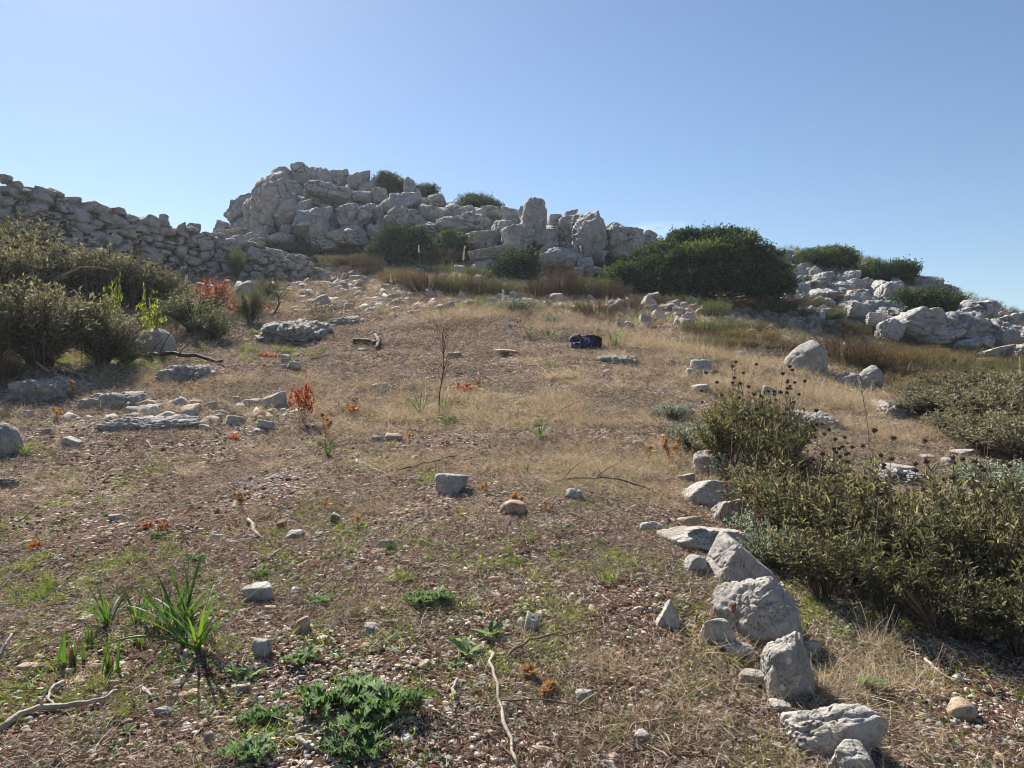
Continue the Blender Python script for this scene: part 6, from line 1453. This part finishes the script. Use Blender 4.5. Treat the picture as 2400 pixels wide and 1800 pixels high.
wt = lambda x, y: np.clip(.0+.75*patch(x, y, STRAW)-.5*bare(x, y)+.6*fbm2(x*1.1, y*1.1, 3, 14)-.1*np.clip((5-dist(x, y))/3, 0, 1), 0, 1)
x, y = sample(24000, 1.5, 36, -.1, 3, wf=wt); scatter('dry_grass', TANG, x, y, rs.uniform(.6, 1.3, len(x))*np.clip(dist(x, y)/7, 1, 2), 3)
wt2 = lambda x, y: np.clip(patch(x, y, STRAW)*1.1-.4+.4*fbm2(x*1.1, y*1.1, 2, 24), 0, .8)*np.clip((dist(x, y)-2.2)/3, .15, 1)
x, y = sample(14000, 2.5, 30, .2, 4, wf=wt2); scatter('tall_dry_grass', TALL, x, y, rs.uniform(.5, 1.0, len(x))*np.clip(dist(x, y)/9, .8, 1.4), 4)
wg = lambda x, y: np.clip(patch(x, y, GREEN)*1.2-.25+.3*fbm2(x*1.5, y*1.5, 2, 34), 0, .85)
x, y = sample(12000, 2.5, 30, .2, 5, wf=wg); scatter('green_grass', GRN, x, y, rs.uniform(.4, .9, len(x))*np.clip(dist(x, y)/9, .6, 1.4), 5)
x, y = sample(7000, 1.6, 14, -.3, 6, wf=lambda x, y: np.clip(.15+.8*patch(x, y, GREEN)+.8*fbm2(x*1.7, y*1.7, 3, 44), 0, 1)); scatter('short_green_grass', SHORT, x, y, rs.uniform(.5, 1.2, len(x)), 6)
HERB = [rosette(860+i, 6+i, .028, .013) for i in range(4)]
x, y = sample(5200, 1.6, 12, -.3, 7, wf=lambda x, y: np.clip(.25+.7*patch(x, y, GREEN)+.8*fbm2(x*1.4, y*1.4, 3, 54), 0, 1)); scatter('small_herbs', HERB, x, y, rs.uniform(.5, 1.2, len(x)), 7)
# gravel of every size
PEB = [rock_mesh('pebble', M[['chip', 'bedrock', 'ochre', 'chip', 'chip', 'stone', 'redrock', 'chip'][i % 8]], seed=900+i, sub=2, planes=7, p=14, rough=.06, crack=0) for i in range(16)]
PEB3 = [rock_mesh('pebble', M[['stone', 'ochre', 'chip'][i % 3]], seed=930+i, sub=3, planes=8, p=16, rough=.06, crack=.02) for i in range(9)]
x, y = sample(110000, 1.5, 12, -.35, 8, wf=lambda x, y: np.clip(.5+.6*bare(x, y)+.7*fbm2(x*2.3, y*2.3, 3, 64), .05, 1)); s = .0045+.011*rs.rand(len(x))**2.2; scatter('gravel', PEB, x, y, s*np.clip(dist(x, y)/5, 1, 1.8), 8, sink=.1, sz=s*.7)
x, y = sample(8500, 1.6, 26, -.1, 9, wf=lambda x, y: np.clip(.45+.4*bare(x, y)+.8*fbm2(x*1.1, y*1.1, 3, 74), .05, 1)); s = (.011+.022*rs.rand(len(x))**2.2)*np.clip(dist(x, y)/7, 1, 2); scatter('pebbles', PEB3, x, y, s, 9, sink=.25, sz=s*.65, tilt=.3)
CLOD = [rock_mesh('clod', M['clod'], seed=950+i, sub=2, planes=6, p=6, rough=.22, crack=0) for i in range(8)]
x, y = sample(60000, 1.5, 9, -.35, 12, wf=lambda x, y: np.clip(.35+.8*bare(x, y)+.9*fbm2(x*1.9, y*1.9, 3, 84), .04, 1)); s = (.0045+.014*rs.rand(len(x))**2.5)*np.clip(dist(x, y)/5, 1, 1.6); scatter('soil_clods', CLOD, x, y, s, 12, sink=.15, sz=s*.8, tilt=.3)
_st = np.array([t_ for t_ in STN if t_[1] < 20]); n_ = 7; th_ = rs.rand(len(_st), n_)*2*np.pi; x = (_st[:, 0:1]+np.cos(th_)*_st[:, 2:3]*1.02).ravel(); y = (_st[:, 1:2]+np.sin(th_)*_st[:, 3:4]*1.05).ravel(); sw_ = np.repeat(_st[:, 2], n_)
scatter('grass_at_stones', TANG+SHORT+LIT, x, y, np.clip(sw_*5, .25, 1.1)*rs.uniform(.5, 1.2, len(x)), 13)
# rubble belt across the top of the field
def belt(x, y): return patch(x, y, _B)
_B = PT([(780,610,3,2.5,1),(860,600,3,2.5,1),(1000,610,4,2.5,.9),(2050,700,4,3,1),(2200,760,3,3,.9),(1950,780,3,2,.7),(1000,665,3,1.5,.9),(1100,710,3,1.2,.7),(1550,745,2,1.5,1),(800,670,2,2,.8),(850,720,3,1.5,.7),(1000,690,5,2.5,.75),(1250,680,4,2,.7),(1850,640,3,3,1),(1750,760,2.5,1.5,.7),(1950,720,2,2,.7),(700,720,2,2,.5),(450,970,1.2,.6,.8),(1300,700,2,1,.6)])
x, y = sample(70000, 6, 34, .6, 10, wf=lambda x, y: np.clip(belt(x, y)-.1, 0, 1)*.55); s = (.028+.10*rs.rand(len(x))**2.2)*np.clip(dist(x, y)/13, 1, 1.9); scatter('rubble', PEB3, x, y, s, 10, sink=.2, sz=s*.7, tilt=.4)
FT = [scrub(990+i, 'brownscrub' if i % 2 else 'olivegreen', n=26, h=.25, spread=.16, tw=12, L=.03, W=.008)[1] for i in range(4)]
x, y = sample(5000, 15, 40, .6, 15, wf=lambda x, y: np.clip(.12+.9*fbm2(x*.5, y*.5, 3, 96)-.5*belt(x, y), 0, .8)); scatter('low_tufts', FT, x, y, rs.uniform(.6, 1.6, len(x)), 15)
TW = [litter_clump(880+i, 6, .10, .10, .0035, .15, 'stemdry' if i % 2 else 'stemdark', .1, .3) for i in range(4)]
x, y = sample(2200, 1.6, 16, -.2, 11); scatter('broken_twigs', TW, x, y, rs.uniform(.6, 1.4, len(x)), 11)

if GLARE_VEIL:  # added scatter volume: stands in for lens glare, brightens the distant rocks
    hz = bpy.data.meshes.new('glare_veil'); X0, X1, Y0, Y1, Z0, Z1 = -60, 60, -12, 80, -30, 12.5
    hz.from_pydata([(x, y, z) for x in (X0, X1) for y in (Y0, Y1) for z in (Z0, Z1)], [], [(0,1,3,2),(4,6,7,5),(0,4,5,1),(2,3,7,6),(0,2,6,4),(1,5,7,3)])
    hm = bpy.data.materials.new('glare_veil_volume'); hm.use_nodes = True; hm.node_tree.nodes.clear(); ho = hm.node_tree.nodes.new('ShaderNodeOutputMaterial'); hv = hm.node_tree.nodes.new('ShaderNodeVolumePrincipled')
    hv.inputs['Color'].default_value = (.80, .90, 1, 1); hv.inputs['Density'].default_value = GLARE_VEIL; hv.inputs['Anisotropy'].default_value = .35; hm.node_tree.links.new(hv.outputs[0], ho.inputs['Volume'])
    hz.materials.append(hm); tag(link('glare_veil', hz), kind='stuff')
